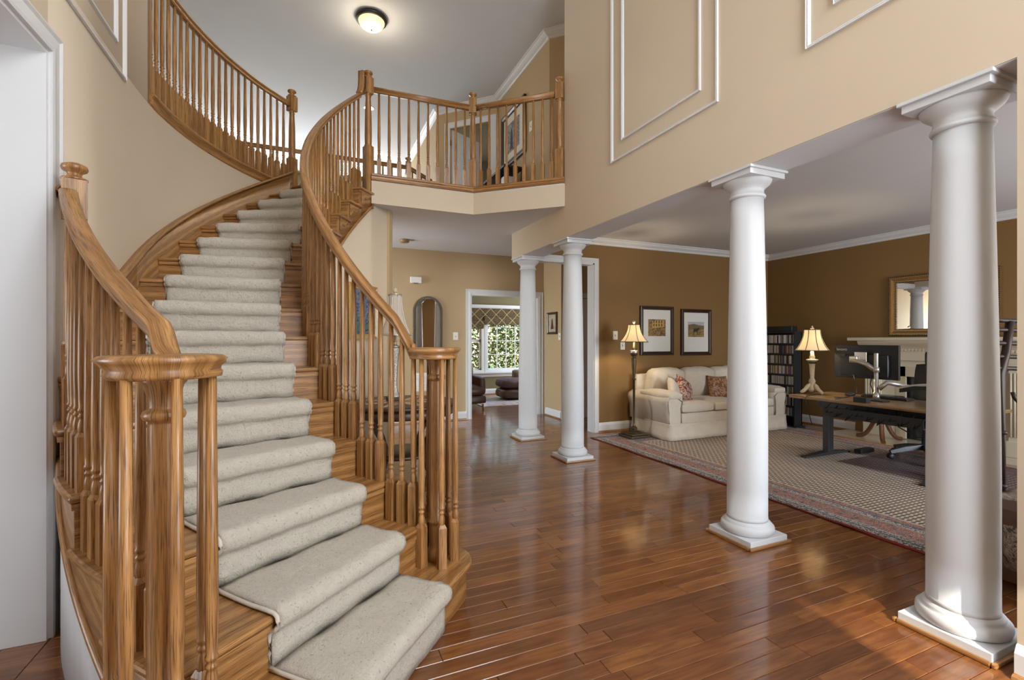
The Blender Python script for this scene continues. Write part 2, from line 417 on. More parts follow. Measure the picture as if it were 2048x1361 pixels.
# ------------------------------------------------------------------ floor and planks
fl = sbox('floor', 'floor_wood', -5.0, 7.6, -2.0, 13.2, -0.12, -0.012); fl.data.materials[0] = MATS['dark_wood']
PW = 0.0833
def plank_mb(mb, x0, x1, y0, y1, rn, ox=0, oy=0, ztop=0.0):
    g = .0008; c = .0021
    x0 += g; x1 -= g; y0 += g; y1 -= g
    P = [(x0, y0, ztop - .011), (x1, y0, ztop - .011), (x1, y1, ztop - .011), (x0, y1, ztop - .011),
         (x0, y0, ztop - c), (x1, y0, ztop - c), (x1, y1, ztop - c), (x0, y1, ztop - c),
         (x0 + c, y0 + c, ztop), (x1 - c, y0 + c, ztop), (x1 - c, y1 - c, ztop), (x0 + c, y1 - c, ztop)]
    b = mb.add([(p[0] - ox, p[1] - oy, p[2]) for p in P])
    for q in ((8, 9, 10, 11), (4, 5, 9, 8), (5, 6, 10, 9), (6, 7, 11, 10), (7, 4, 8, 11), (0, 1, 5, 4), (1, 2, 6, 5), (2, 3, 7, 6), (3, 0, 4, 7)):
        mb.face([b + i for i in q], None, False, max(rn, .001))
rp = random.Random(11)
rest = MB(); npl = 0
row = 0; y = -1.6
while y < 10.8:
    x = -1.1 - rp.uniform(0, .9) if y < 7.6 else 1.0 - rp.uniform(0, .9)
    if y < 3.9 and y > .6: pass
    while x < 7.25:
        L = rp.choice((.35, .5, .65, .8, .95, 1.1, 1.25)) * rp.uniform(.9, 1.1)
        x1 = x + L; rn = rp.random()
        # in view, near enough to be picked apart and not under the stair or the rug
        d = (x + x1) / 2 * math.sin(YAW) + y * math.cos(YAW)
        seen = (0.62 < y < 3.55) and x1 > 0.15 + max(0, (2.2 - y)) * .4 and x < 3.62 and d > 1.2 and d < 3.95
        xa, xb = max(x, -1.06), min(x1, 7.28)
        if xb - xa > .03:
            if seen and npl < 290:
                m = MB(); cx, cyy = (xa + xb) / 2, y + PW / 2
                plank_mb(m, xa, xb, y, y + PW, rn, cx, cyy)
                o = m.build('plank', 'floor_wood', fl, org=(0, 0, 0)); o.location = (cx, cyy, 0); npl += 1
            else:
                plank_mb(rest, xa, xb, y, y + PW, rn)
        x = x1
    y += PW; row += 1
# dining room strip to the left
y = .8
while y < 3.6:
    x = -4.5 - rp.uniform(0, .5)
    while x < -1.2:
        L = rp.uniform(.4, 1.2); plank_mb(rest, x, min(x + L, -1.06), y, y + PW, rp.random()); x += L
    y += PW
rest.build('far_planks', 'floor_wood', fl, kind='stuff')
print('planks', npl)

# ------------------------------------------------------------------ walls
def curved_wall(name, mat, R0, R1, a0, a1, z0, z1, n, parent=None, g=0):
    """cylindrical wall piece; z0, z1 numbers or functions of the angle"""
    f0 = z0 if callable(z0) else (lambda a: z0); f1 = z1 if callable(z1) else (lambda a: z1)
    m = MB(); b = 0
    for i in range(n + 1):
        a = a0 + (a1 - a0) * i / n
        m.add([PP(R0, a, f0(a)), PP(R1, a, f0(a)), PP(R1, a, f1(a)), PP(R0, a, f1(a))])
    for i in range(n):
        a = a0 + (a1 - a0) * i / n; aa = a0 + (a1 - a0) * (i + 1) / n
        u0, u1 = rad(abs(a - a0)) * R0, rad(abs(aa - a0)) * R0
        q = 4 * i
        m.face((q, q + 4, q + 7, q + 3), [(u0, f0(a)), (u1, f0(aa)), (u1, f1(aa)), (u0, f1(a))], True)
        m.face((q + 1, q + 2, q + 6, q + 5), [(u0, f0(a)), (u0, f1(a)), (u1, f1(aa)), (u1, f0(aa))], True)
        m.face((q + 3, q + 7, q + 6, q + 2), [(u0, 0), (u1, 0), (u1, .04), (u0, .04)])
        m.face((q, q + 1, q + 5, q + 4), [(u0, 0), (u0, .04), (u1, .04), (u1, 0)])
    m.face((0, 3, 2, 1)); q = 4 * n; m.face((q, q + 1, q + 2, q + 3))
    if mat == 'paint_beige' or not g:
        pass
    o = m.build(name, mat, parent)
    if parent is None: struct(o)
    return o
# left wall with the cased opening to the dining room
wl = MB()
wl.box(-1.21, -1.07, -1.7, 1.25, 0, CEIL2); wl.box(-1.21, -1.07, 1.25, 2.74, 2.62, CEIL2);
wleft = struct(wl.build('wall_left', 'paint_beige'))
def strip_wall(name, mat, ins, outs, bands):
    """wall along a plan path; bands = (first point, last point, z0, z1), shaded as one smooth face"""
    m = MB()
    for (i0, i1, z0, z1) in bands:
        b = m.add([(p[0], p[1], z) for i in range(i0, i1 + 1) for p, z in ((ins[i], z0), (ins[i], z1), (outs[i], z0), (outs[i], z1))]); n = i1 - i0
        for i in range(n):
            q = b + 4 * i; m.face((q, q + 4, q + 5, q + 1), None, True); m.face((q + 2, q + 3, q + 7, q + 6), None, True); m.face((q + 1, q + 5, q + 7, q + 3)); m.face((q, q + 2, q + 6, q + 4))
        m.face((b, b + 1, b + 3, b + 2)); q = b + 4 * n; m.face((q, q + 2, q + 3, q + 1))
    return struct(m.build(name, mat))
ang = [-i * .568 for i in range(0, 84)]
ins = [(-1.07, 2.74), (-1.07, 3.3), (-1.07, 3.6)] + [PP(R_WALL, a) for a in ang]; outs = [(-1.21, 2.74), (-1.21, 3.3), (-1.21, 3.6)] + [PP(R_WALL + .14, a) for a in ang]
strip_wall('wall_stair_curve', 'paint_beige', ins, outs, ((0, len(ins) - 1, 0, 3.02), (0, 13, 3.0195, CEIL2)))
# inner wall under the stair, carrying the painting
curved_wall('wall_stair_inner', 'paint_beige', R_IN, R_IN + .10, 41, -52.3, 0, lambda a: max(.02, min(CEIL1, nosing(a) - .315)), 120)
e0 = PP(R_IN + .02, -52.3); m = MB()
m.obox(((e0[0] - .75), (e0[1] + .35), CEIL1 / 2), ((-.9, .42, 0), (.42, .9, 0), (0, 0, 1)), (.85, .06, CEIL1 / 2)); struct(m.build('wall_hall_side', 'paint_hall'))
# foyer wall above the columns, beam, pier
m = MB()
m.box(2.56, 2.87, .913, 4.49, BEAM, CEIL2); m.box(2.56, 2.87, 4.49, 5.95, BEAM, CEIL1 + .02); m.box(2.56, 2.87, -1.7, .913, 0, CEIL2)
wr = struct(m.build('wall_right', 'paint_beige'))
m = MB(); m.box(2.565, 2.866, .914, 5.94, BEAM - .004, BEAM - .0005); struct(m.build('beam_soffit', 'ceiling_white'))
# front wall behind the camera with door and a hole cut for the spot
m = MB(); y0, y1 = -1.7, -1.55
for (xa, xb, za, zb) in ((-1.21, .12, 0, 2.9), (.12, .14, 0, 2.9), (.14, 1.76, 2.1, 2.9), (1.76, 2.10, 0, 1.52), (1.76, 2.10, 1.86, 2.9), (2.10, 2.87, 0, 2.9), (-1.21, 2.87, 2.9, CEIL2)):
    m.box(xa, xb, y0, y1, za, zb)
struct(m.build('wall_front', 'paint_beige'))
m = MB(); m.box(.16, 1.74, -1.68, -1.6, 0.0, 2.08); d = struct(m.build('door_1', 'trim_white'))
m = MB()
for xa in (.24, 1.02):
    for (za, zb) in ((.2, .8), (.95, 1.9)): m.box(xa, xa + .64, -1.6, -1.585, za, zb)
m.build('door_panel', 'trim_white', d)
# living room shell
LX = 7.30; LY = 5.73
m = MB(); m.box(3.78, LX + .15, LY, LY + .14, 0, CEIL1); m.box(2.87, 3.78, LY, LY + .14, 2.45, CEIL1)
struct(m.build('wall_sofa', 'paint_brown'))
m = MB(); m.box(LX, LX + .15, -1.7, LY, 0, CEIL1); struct(m.build('wall_fireplace', 'paint_brown'))
m = MB(); y0, y1 = -1.7, -1.5
for (xa, xb, za, zb) in ((2.87, 4.6, 0, CEIL1), (6.8, LX, 0, CEIL1), (4.6, 6.8, 0, .6), (4.6, 6.8, 2.3, CEIL1)): m.box(xa, xb, y0, y1, za, zb)
struct(m.build('wall_living_front', 'paint_brown'))
sbox('ceiling_living', 'ceiling_white', 2.87, LX, -1.6, LY, CEIL1, CEIL1 + .1)
# hall
m = MB(); m.box(-2.4, 2.49, 7.54, 7.68, 0, CEIL1); m.box(2.49, 3.77, 7.54, 7.68, 2.105, CEIL1); m.box(3.77, 3.99, 7.54, 7.68, 0, CEIL1)
struct(m.build('wall_hall', 'paint_hall'))
m = MB(); m.box(3.87, 3.99, 6.90, 7.54, 0, CEIL1); m.box(3.99, 5.4, 6.90, 7.02, 0, CEIL1); struct(m.build('wall_passage', 'paint_hall'))
sbox('ceiling_passage', 'ceiling_white', 3.052, 5.4, LY + .14, 7.54, CEIL1, CEIL1 + .1)
sbox('wall_passage_end', 'paint_hall', 5.4, 5.5, LY + .14, 7.0, 0, CEIL1)
# upper floor slab: hall ceiling below, upper hall floor above
inner = PP(2.045, A(16))
poly = [PP(2.06, A(16) - .2), (1.755, 5.205), (2.54, 4.49), (2.9, 4.49), (3.3, 5.35), (3.05, 5.62), (3.05, 7.5), (2.25, 8.32), (1.53, 7.60), (-2.6, 7.60), (-2.6, 3.95), (-1.12, 3.95)]
poly += [PP(R_WALL + .015, a) for a in (-5.8, -10, -15, -20, -25, -30, -35, -40)] + [PP(R_WALL, A(16) - .2)]
m = MB(); m.prism(poly, CEIL1, FL2 - .03)
fu = struct(m.build('floor_upper', 'ceiling_white'))
bm = bmesh.new(); bm.from_mesh(fu.data); bmesh.ops.triangulate(bm, faces=[f for f in bm.faces if len(f.verts) > 4]); bm.to_mesh(fu.data); bm.free()
m = MB(); m.prism([(p[0], p[1]) for p in poly], FL2 - .03, FL2 - .002)
fc = m.build('upper_carpet', 'carpet', fu)
bm = bmesh.new(); bm.from_mesh(fc.data); bmesh.ops.triangulate(bm, faces=[f for f in bm.faces if len(f.verts) > 4]); bm.to_mesh(fc.data); bm.free()
# balcony fascia
def vwall(mb, p, q, z0, z1, t, flip=1):
    p = Vector((p[0], p[1], 0)); q = Vector((q[0], q[1], 0)); d = (q - p); L = d.length; d.normalize(); n = Vector((d.y, -d.x, 0)) * flip
    c = (p + q) / 2 + n * t / 2 + Vector((0, 0, (z0 + z1) / 2)); mb.obox(c, (d, n, (0, 0, 1)), (L / 2, t / 2, (z1 - z0) / 2), 0)
PA, PB, PD = PP(2.05, -43.2), (1.755, 5.205), (2.56, 4.48)
m = MB(); vwall(m, PA, PB, CEIL1 - .002, 3.03, .014); vwall(m, PB, PD, CEIL1 - .002, 3.03, .014)
struct(m.build('wall_balcony_fascia', 'paint_beige'))
# upper hall walls: jogs at 45 degrees
pts = [(2.86, 4.49), (3.22, 5.34), (2.96, 5.60), (2.96, 7.46)]
m = MB()
for i in range(3): vwall(m, pts[i], pts[i + 1], FL2 - .03, CEIL2, .10)
DW = Vector((-1, 1)).normalized()          # direction of the door wall
q0 = Vector((2.96, 7.46)); q1 = Vector((2.13, 8.29)); d0 = Vector((2.862, 7.558)); d1 = Vector((2.30, 8.12))
vwall(m, q0, d0, FL2 - .03, CEIL2, .10); vwall(m, d1, q1, FL2 - .03, CEIL2, .10); vwall(m, d0, d1, 5.09, CEIL2, .10)
vwall(m, q1, (2.13, 12.9), 0, CEIL2, .10)
struct(m.build('wall_upper_hall', 'paint_hall'))
# bedroom seen through the upper door
m = MB(); m.box(3.1, 5.2, 10.3, 10.4, FL2 - .3, CEIL2); m.box(5.2, 5.3, 7.2, 10.4, FL2 - .3, CEIL2); m.box(3.06, 5.3, 7.0, 7.1, FL2 - .3, CEIL2); m.box(2.3, 5.3, 7.6, 10.4, FL2 - .31, FL2 - .03)
struct(m.build('wall_upper_bedroom', 'paint_grey'))
sbox('ceiling_upper', 'ceiling_white', -2.8, 5.4, -1.7, 13.1, CEIL2, CEIL2 + .12)
sbox('wall_gallery_left', 'paint_beige', -2.7, -2.55, 3.8, 13.0, FL2 - .3, CEIL2)
sbox('wall_gallery_return', 'paint_beige', -2.7, -1.21, 3.72, 3.86, FL2 - .3, CEIL2)
# two-storey family room beyond
m = MB()
for (xa, xb, za, zb) in ((-2.6, 2.9, 0, 2.7), (5.6, 6.5, 0, 2.7), (2.9, 5.6, 0, .55), (2.9, 5.6, 2.06, 2.7)): m.box(xa, xb, 10.8, 10.95, za, zb)
struct(m.build('wall_family_far', 'paint_olive'))
sbox('wall_family_upper_far', 'paint_olive', -2.7, 2.3, 12.8, 12.95, 0, CEIL2)
sbox('wall_family_right', 'paint_olive', 6.4, 6.5, 7.0, 10.8, 0, CEIL2)
sbox('wall_family_left', 'paint_olive', -2.7, -2.6, 7.5, 10.95, 0, FL2)
m = MB(); m.box(3.99, 6.5, 7.54, 7.68, 0, CEIL1); struct(m.build('wall_family_near', 'paint_olive'))
sbox('ceiling_family', 'ceiling_white', 2.3, 6.5, 7.6, 10.95, FL2 - .45, FL2 - .32)
# dining room at the left edge
m = MB(); m.box(-4.6, -4.5, -.2, 4.0, 0, CEIL1); m.box(-4.6, -1.21, 3.5, 3.6, 0, CEIL1); m.box(-4.6, -1.21, -.3, -.2, 0, CEIL1)
struct(m.build('wall_dining', 'paint_brown'))
sbox('ceiling_dining', 'ceiling_white', -4.6, -1.21, -.3, 3.6, CEIL1, CEIL1 + .1)

# ------------------------------------------------------------------ trim
CROWN = [(0, 0), (.085, 0), (.085, -.012), (.070, -.020), (.062, -.036), (.040, -.055), (.022, -.066), (.018, -.080), (.012, -.088), (0, -.092)]
def crown(name, path, z, flip=1, k=1.0):
    m = MB(); m.sweep([(p[0], p[1], z) for p in path], [(x * flip * k, y * k) for x, y in CROWN], smooth=False); return struct(m.build(name, 'trim_white', weld=True))
crown('trim_1', [(2.87, LY), (LX, LY)], CEIL1)
crown('trim_2', [(LX, LY), (LX, -1.4)], CEIL1)
crown('trim_3', [(3.22, 5.34), (2.96, 5.60), (2.96, 7.46), (2.13, 8.29), (2.13, 12.8)], CEIL2, flip=-1, k=1.15)
BASE = [(0, 0), (.018, 0), (.018, .10), (.012, .115), (.006, .13), (0, .135)]
SHOE = [(.018, 0), (.036, 0), (.034, .012), (.026, .020), (.018, .022)]
def baseboard(name, path, flip=1, oakshoe=True):
    m = MB(); m.sweep([(p[0], p[1], 0) for p in path], [(x * flip, y) for x, y in BASE], smooth=False); o = struct(m.build(name, 'trim_white', weld=True))
    if oakshoe:
        m = MB(); m.sweep([(p[0], p[1], 0) for p in path], [(x * flip, y) for x, y in SHOE], smooth=False); m.build('shoe_moulding', 'oak', o, weld=True)
    return o
baseboard('baseboard_sofa', [(3.82, LY), (LX, LY)])
baseboard('baseboard_fireplace', [(LX, LY), (LX, 4.3)])
baseboard('baseboard_fireplace_near', [(LX, 2.2), (LX, -1.4)])
baseboard('baseboard_hall', [(-1.5, 7.54), (2.41, 7.54)])
baseboard('baseboard_passage', [(3.87, 7.46), (3.87, 6.9)])
baseboard('baseboard_passage_end', [(3.87, 6.9), (5.3, 6.9)])
baseboard('baseboard_family', [(-2, 10.8), (6.3, 10.8)])
baseboard('baseboard_pier', [(2.56, -1.3), (2.56, .913), (2.86, .913)], -1)
baseboard('baseboard_stair', [PP(R_IN, a) for a in range(38, -53, -3)], 1)
CASE = [(0, 0), (0, .018), (.015, .020), (.03, .017), (.075, .012), (.088, .020), (.095, .020), (.095, 0)]
def casing(name, pts, nrm, k=1.0, prof=CASE):
    """door casing: pts run along the opening's edge, profile grows outward, nrm points into the room"""
    m = MB(); nrm = Vector(nrm); P = [Vector(p) for p in pts]; rings = []
    for i, p in enumerate(P):
        a = (P[i] - P[i - 1]).normalized() if i else None
        c = (P[i + 1] - P[i]).normalized() if i < len(P) - 1 else None
        oa = a.cross(nrm) if a else None; oc = c.cross(nrm) if c else None
        if oa is None: o = oc
        elif oc is None: o = oa
        else: o = (oa + oc); o = o / max(.3, o.dot(oa))
        rings.append([p + o * x * k + nrm * y for x, y in prof])
    for r in rings: m.add(r)
    n = len(prof)
    for i in range(len(P) - 1):
        for j in range(n):
            j2 = (j + 1) % n; m.face((i * n + j, i * n + j2, (i + 1) * n + j2, (i + 1) * n + j))
    m.face(list(range(n))); m.face([(len(P) - 1) * n + j for j in reversed(range(n))])
    return struct(m.build(name, 'trim_white', weld=True))
casing('trim_4', [(-1.07, 2.74, 0), (-1.07, 2.74, 2.62), (-1.07, 1.25, 2.62), (-1.07, 1.25, 0)], (1, 0, 0))
m = MB(); m.box(-1.225, -1.068, 2.722, 2.74, 0, 2.602); m.box(-1.225, -1.068, 1.25, 1.268, 0, 2.602); m.box(-1.225, -1.068, 1.25, 2.74, 2.602, 2.62)
struct(m.build('trim_5', 'trim_white'))
casing('trim_6', [(3.77, 7.54, 0), (3.77, 7.54, 2.105), (2.49, 7.54, 2.105), (2.49, 7.54, 0)], (0, -1, 0), .85)
m = MB(); m.box(2.49, 2.51, 7.535, 7.69, 0, 2.09); m.box(3.75, 3.77, 7.535, 7.69, 0, 2.09); m.box(2.49, 3.77, 7.535, 7.69, 2.085, 2.105); struct(m.build('trim_7', 'trim_white'))
# cased opening beside the sofa wall
casing('trim_8', [(3.75, LY, 0), (3.75, LY, 2.43), (2.88, LY, 2.43)], (0, -1, 0), .75)
m = MB(); m.box(3.735, 3.78, LY - .002, LY + .15, 0, 2.43); m.box(2.87, 3.78, LY - .002, LY + .15, 2.41, 2.45); struct(m.build('trim_9', 'trim_white'))
# upper hall door casing
dn = Vector((-1, -1, 0)).normalized()
casing('trim_10', [(d0.x, d0.y, FL2), (d0.x, d0.y, 5.09), (d1.x, d1.y, 5.09), (d1.x, d1.y, FL2)], dn, 1.1)
m = MB(); bdir = -dn
hinge = Vector((d1.x, d1.y, 0)) + bdir * .06
dd = (Vector((.93, -.37, 0))).normalized(); dd = (bdir * .96 + Vector((1, -1, 0)).normalized() * .28).normalized(); nn = Vector((dd.y, -dd.x, 0))
m.obox(hinge + dd * .37 + Vector((0, 0, FL2 + 1.0)), (dd, nn, (0, 0, 1)), (.37, .018, 1.0))
dr = struct(m.build('door_2', 'trim_white'))
m = MB()
for (u0, u1, z0, z1) in ((.08, .32, .25, .8), (.42, .66, .25, .8), (.08, .32, .95, 1.5), (.42, .66, .95, 1.5), (.08, .32, 1.62, 1.86), (.42, .66, 1.62, 1.86)):
    for sg in (-1, 1):
        m.obox(hinge + dd * (u0 + u1) / 2 + nn * .019 * sg + Vector((0, 0, FL2 + (z0 + z1) / 2)), (dd, nn, (0, 0, 1)), ((u1 - u0) / 2, .004, (z1 - z0) / 2))
m.build('door_panel', 'trim_white', dr)
m = MB()
for z in (.25, 1.0, 1.75): m.obox(hinge + dn * .05 + Vector((0, 0, FL2 + z)), (dd, nn, (0, 0, 1)), (.012, .02, .045))
m.build('hinge', 'brass', dr)
# a panelled white door in the passage
m = MB(); m.box(4.10, 4.75, 6.865, 6.90, 0, 2.03); dr = struct(m.build('door_3', 'trim_white'))
m = MB()
for (u0, u1, z0, z1) in ((4.17, 4.39, .2, .85), (4.46, 4.68, .2, .85), (4.17, 4.39, 1.0, 1.9), (4.46, 4.68, 1.0, 1.9)): m.box(u0, u1, 6.858, 6.866, z0, z1)
m.build('door_panel', 'trim_white', dr)
casing('trim_11', [(4.77, 6.9, 0), (4.77, 6.9, 2.05), (4.08, 6.9, 2.05), (4.08, 6.9, 0)], (0, -1, 0), .8)
# picture-frame wall mouldings
def panel_mould(name, x, ya, yb, za, zb, nx):
    pr = [(0, 0), (.022, 0), (.020, .008), (.012, .015), (.006, .012), (0, .016), ]
    m = MB(); P = [(ya, za), (ya, zb), (yb, zb), (yb, za)]
    rings = []
    for i, (yy, zz) in enumerate(P):
        sy = 1 if yy == min(ya, yb) else -1; sz = 1 if zz == za else -1
        rings.append([(x + nx * h, yy + sy * w, zz + sz * w) for w, h in pr])
    for r in rings: m.add(r)
    n = len(pr)
    for i in range(4):
        i2 = (i + 1) % 4
        for j in range(n):
            j2 = (j + 1) % n; m.face((i * n + j, i * n + j2, i2 * n + j2, i2 * n + j))
    return struct(m.build(name, 'trim_white', weld=True))
panel_mould('trim_12', 2.56, 2.385, 3.613, 2.955, 5.2, -1); panel_mould('trim_13', 2.56, 2.541, 3.455, 3.107, 5.05, -1)
panel_mould('trim_14', 2.56, .55, 1.764, 2.955, 5.2, -1); panel_mould('trim_15', 2.56, .70, 1.612, 3.107, 5.05, -1)
panel_mould('trim_16', -1.07, 2.2, 3.675, 2.96, 5.2, 1); panel_mould('trim_17', -1.07, 2.35, 3.53, 3.12, 5.05, 1)
# ------------------------------------------------------------------ columns
def column(yc, label):
    x = 2.718; t = thing('column', label, 'column', (x, yc, 0), 'white columns along the beam')
    m = MB(); m.box(x - .168, x + .168, yc - .168, yc + .168, 0, .05, 0); m.build('plinth', 'column_white', t, bevel=.003)
    for k, (xa, xb, ya, yb) in enumerate(((x - .186, x + .186, yc - .186, yc - .168), (x - .186, x + .186, yc + .168, yc + .186), (x - .186, x - .168, yc - .168, yc + .168), (x + .168, x + .186, yc - .168, yc + .168))):
        m = MB(); m.box(xa, xb, ya, yb, 0, .02, 0 if k < 2 else 1); m.build('shoe_moulding', 'oak', t, bevel=.006)
    m = MB(); m.lathe([(.150, .05), (.160, .058), (.165, .075), (.163, .095), (.152, .108), (.144, .110), (.144, .118), (.137, .124), (.128, .134)], (x, yc, 0), 48)
    m.build('base_moulding', 'column_white', t)
    pr = [(.128, .13), (.1255, .16)]
    for i in range(13):
        z = .16 + (BEAM - .30) * i / 12; f = i / 12; pr.append((.1255 - .026 * max(0, f - .28) ** 1.25 / .72 ** 1.25 * 1.0, z + 0.0))
    zt = pr[-1][1]; pr = [p for p in pr if p[1] < BEAM - .175] + [(.0995, BEAM - .172)]
    m = MB(); m.lathe(pr, (x, yc, 0), 48); m.build('shaft', 'column_white', t)
    m = MB(); m.lathe([(.0995, BEAM - .172), (.110, BEAM - .168), (.114, BEAM - .158), (.110, BEAM - .149), (.102, BEAM - .146), (.101, BEAM - .115), (.106, BEAM - .110), (.110, BEAM - .104), (.122, BEAM - .094), (.140, BEAM - .078), (.148, BEAM - .062), (.150, BEAM - .055)], (x, yc, 0), 48)
    m.build('capital_moulding', 'column_white', t)
    m = MB(); m.box(x - .158, x + .158, yc - .158, yc + .158, BEAM - .055, BEAM - .02); m.box(x - .172, x + .172, yc - .172, yc + .172, BEAM - .02, BEAM - .004); m.build('abacus', 'column_white', t, bevel=.002)
for yc, lb in ((5.765, 'smallest white column, farthest back beside the hall doorway'), (4.585, 'second white column from the back, at the near corner of the hall'),
               (2.290, 'white round column standing alone in front of the red-edged rug'), (1.150, 'largest white column at the right edge, its base catching a bright beam')):
    column(yc, lb)

# ------------------------------------------------------------------ staircase body
ST = thing('staircase', 'curved oak staircase sweeping up to the upper floor', 'staircase', (PP(2.6, 46)[0], PP(2.6, 46)[1], 0))
NR = (0.602, 2.391); NL = (-.345, 1.47)           # starting newels on the first step
def hull(pts):
    pts = sorted(set((round(x, 5), round(y, 5)) for x, y in pts))
    def half(ps):
        h = []
        for p in ps:
            while len(h) > 1 and (h[-1][0] - h[-2][0]) * (p[1] - h[-2][1]) - (h[-1][1] - h[-2][1]) * (p[0] - h[-2][0]) <= 0: h.pop()
            h.append(p)
        return h
    a, b = half(pts), half(pts[::-1]); return a[:-1] + b[:-1]
def circ(c, r, n=28): return [(c[0] + r * math.cos(2 * PI * i / n), c[1] + r * math.sin(2 * PI * i / n)) for i in range(n)]
def start_outline(sh):
    return hull(circ(NR, .184 - sh) + circ(NL, .235 - sh) + [PP(2.2, 48.3 - sh * 22), PP(3.2, 48.3 - sh * 16)])
def r_out(k):
    a = A(k)
    if a > 17: return 3.325
    if a > 0: return min(3.325, R_WALL / math.cos(rad(a)) - .01)
    return R_WALL - .03
gd = lambda a: (-math.cos(rad(a)), -math.sin(rad(a)))
for k in range(1, 16):
    z = k * RIS; a0 = A(k); a1 = A(k + 1) - .9
    m = MB()
    if k == 1:
        m.prism(start_outline(0), z - .030, z, gd(45))
    else:
        ri = 2.018; ro = r_out(k)
        poly = [PP(ri, a0 + (a1 - a0) * i / 5) for i in range(6)] + [PP(ro, a1 + (a0 - a1) * i / 5) for i in range(6)]
        m.prism(poly, z - .028, z, gd((a0 + a1) / 2))
    m.build('tread', 'oak', ST, weld=True, bevel=.011)
    # riser board
    m = MB()
    if k == 1: m.prism(start_outline(.028), 0, z - .028)
    else:
        ar = a0 - .72; ro = r_out(k) - (.02 if a0 > 17 else 0)
        p, q = PP(2.062, ar), PP(ro, ar); vwall(m, p, q, z - RIS, z - .027, .018, -1)
    m.build('riser', 'oak', ST)
# landing nosing
m = MB(); a0 = A(16); m.prism([PP(2.02, a0), PP(2.02, a0 - 1.6), PP(R_WALL - .03, a0 - 1.2), PP(R_WALL - .03, a0)], FL2 - .03, FL2, gd(a0)); m.build('landing_nosing', 'oak', ST, bevel=.010, weld=True)
m = MB(); vwall(m, PP(2.062, a0 - .72), PP(R_WALL - .03, a0 - .72), FL2 - RIS, FL2 - .027, .018, -1); m.build('riser', 'oak', ST)
# stringers
def steptop(a):
    k = max(1, min(15, int(math.floor((48.3 - a) / 6.1 + 1e-6)) + 1)); return k * RIS - .027
def stringer(name, R0, R1, a0, a1, zb, zt):
    m = MB(); aa = []
    k = 1; n = int(abs(a1 - a0) / 1.0)
    ss = [a0 + (a1 - a0) * i / n for i in range(n + 1)]
    ss = sorted(set([round(a, 4) for a in ss] + [round(A(k) - .72 + e, 4) for k in range(2, 17) for e in (.01, -.01) if min(a0, a1) < A(k) - .73 and A(k) - .71 < max(a0, a1)]), reverse=True)
    for a in ss: m.add([PP(R0, a, zb(a)), PP(R1, a, zb(a)), PP(R1, a, zt(a)), PP(R0, a, zt(a))])
    for i in range(len(ss) - 1):
        u0, u1 = rad(a0 - ss[i]) * R0, rad(a0 - ss[i + 1]) * R0; sl = .35
        f = lambda a, z, u: (u * 1.3 + z * .7, z - u * sl)
        q = 4 * i; b0, b1, t0, t1 = zb(ss[i]), zb(ss[i + 1]), zt(ss[i]), zt(ss[i + 1])
        uvq = [f(0, b0, u0), f(0, b1, u1), f(0, t1, u1), f(0, t0, u0)]
        m.face((q, q + 4, q + 7, q + 3), uvq, True); m.face((q + 1, q + 2, q + 6, q + 5), [uvq[0], uvq[3], uvq[2], uvq[1]], True)
        m.face((q + 3, q + 7, q + 6, q + 2), [(u0, 0), (u1, 0), (u1, .02), (u0, .02)]); m.face((q, q + 1, q + 5, q + 4), [(u0, 0), (u0, .02), (u1, .02), (u1, 0)])
    m.face((0, 3, 2, 1)); q = 4 * (len(ss) - 1); m.face((q, q + 1, q + 2, q + 3))
    return m.build(name, 'oak', ST)
top_a = lambda a: (steptop(a + .72) if a > A(16) - .6 else FL2 - .03)
stringer('stringer', 2.046, 2.062, 39.5, -43.4, lambda a: max(.0, nosing(a) - .345), top_a)
stringer('stringer', 3.285, 3.30, 46, 17.5, lambda a: max(.0, nosing(a) - .36), top_a)
# white plaster below the outer stringer
curved_wall('wall_stair_outer', 'paint_grey', 3.288, 3.30, 42.0, 17.5, 0, lambda a: max(.003, nosing(a) - .36), 16)
def bead(name, R, a0, a1, zf, r=.013, n=50):
    m = MB(); m.tube([PP(R, a0 + (a1 - a0) * i / n, zf(a0 + (a1 - a0) * i / n)) for i in range(n + 1)], r, 8); return m.build(name, 'oak', ST)
bead('stringer_bead', 2.046, 38.5, -43.4, lambda a: max(.02, nosing(a) - .345)); bead('stringer_bead', 3.302, 42, 18, lambda a: max(.02, nosing(a) - .36), .015)
m = MB(); m.lathe([(.013, FL2 - .36), (.013, FL2 + .02)], PP(2.044, -43.6, 0), 8); m.build('corner_bead', 'oak', ST)
# scroll brackets below each tread end
for k in range(2, 16):
    a0 = A(k) - .75; a1 = A(k + 1) + .3; z = k * RIS - .029; m = MB(); n = 10; L = rad(a0 - a1) * 2.04
    def zb(t): return z - .035 - .085 * (1 - t) ** 1.5 - .012 * math.sin(t * 12)
    for i in range(n + 1):
        t = i / n; a = a0 + (a1 - a0) * t; m.add([PP(2.046, a, zb(t)), PP(2.046, a, z), PP(2.039, a, zb(t)), PP(2.039, a, z)])
    for i in range(n):
        q = 4 * i; u0, u1 = L * i / n, L * (i + 1) / n
        m.face((q + 2, q + 6, q + 7, q + 3), [(u0, 0), (u1, 0), (u1, .12), (u0, .12)]); m.face((q, q + 4, q + 6, q + 2)); m.face((q + 1, q + 3, q + 7, q + 5))
    m.build('tread_bracket', 'oak', ST)
# cove under the nosings
for k in range(2, 17):
    a = A(k) - .35; m = MB(); ro = r_out(min(k, 15)) - .01
    m.sweep([PP(2.04, a, k * RIS - .030), PP(ro, a, k * RIS - .030)], [(-.012, 0), (.010, 0), (.006, -.010), (-.012, -.022)], smooth=False); m.build('cove_moulding', 'oak', ST, weld=True)
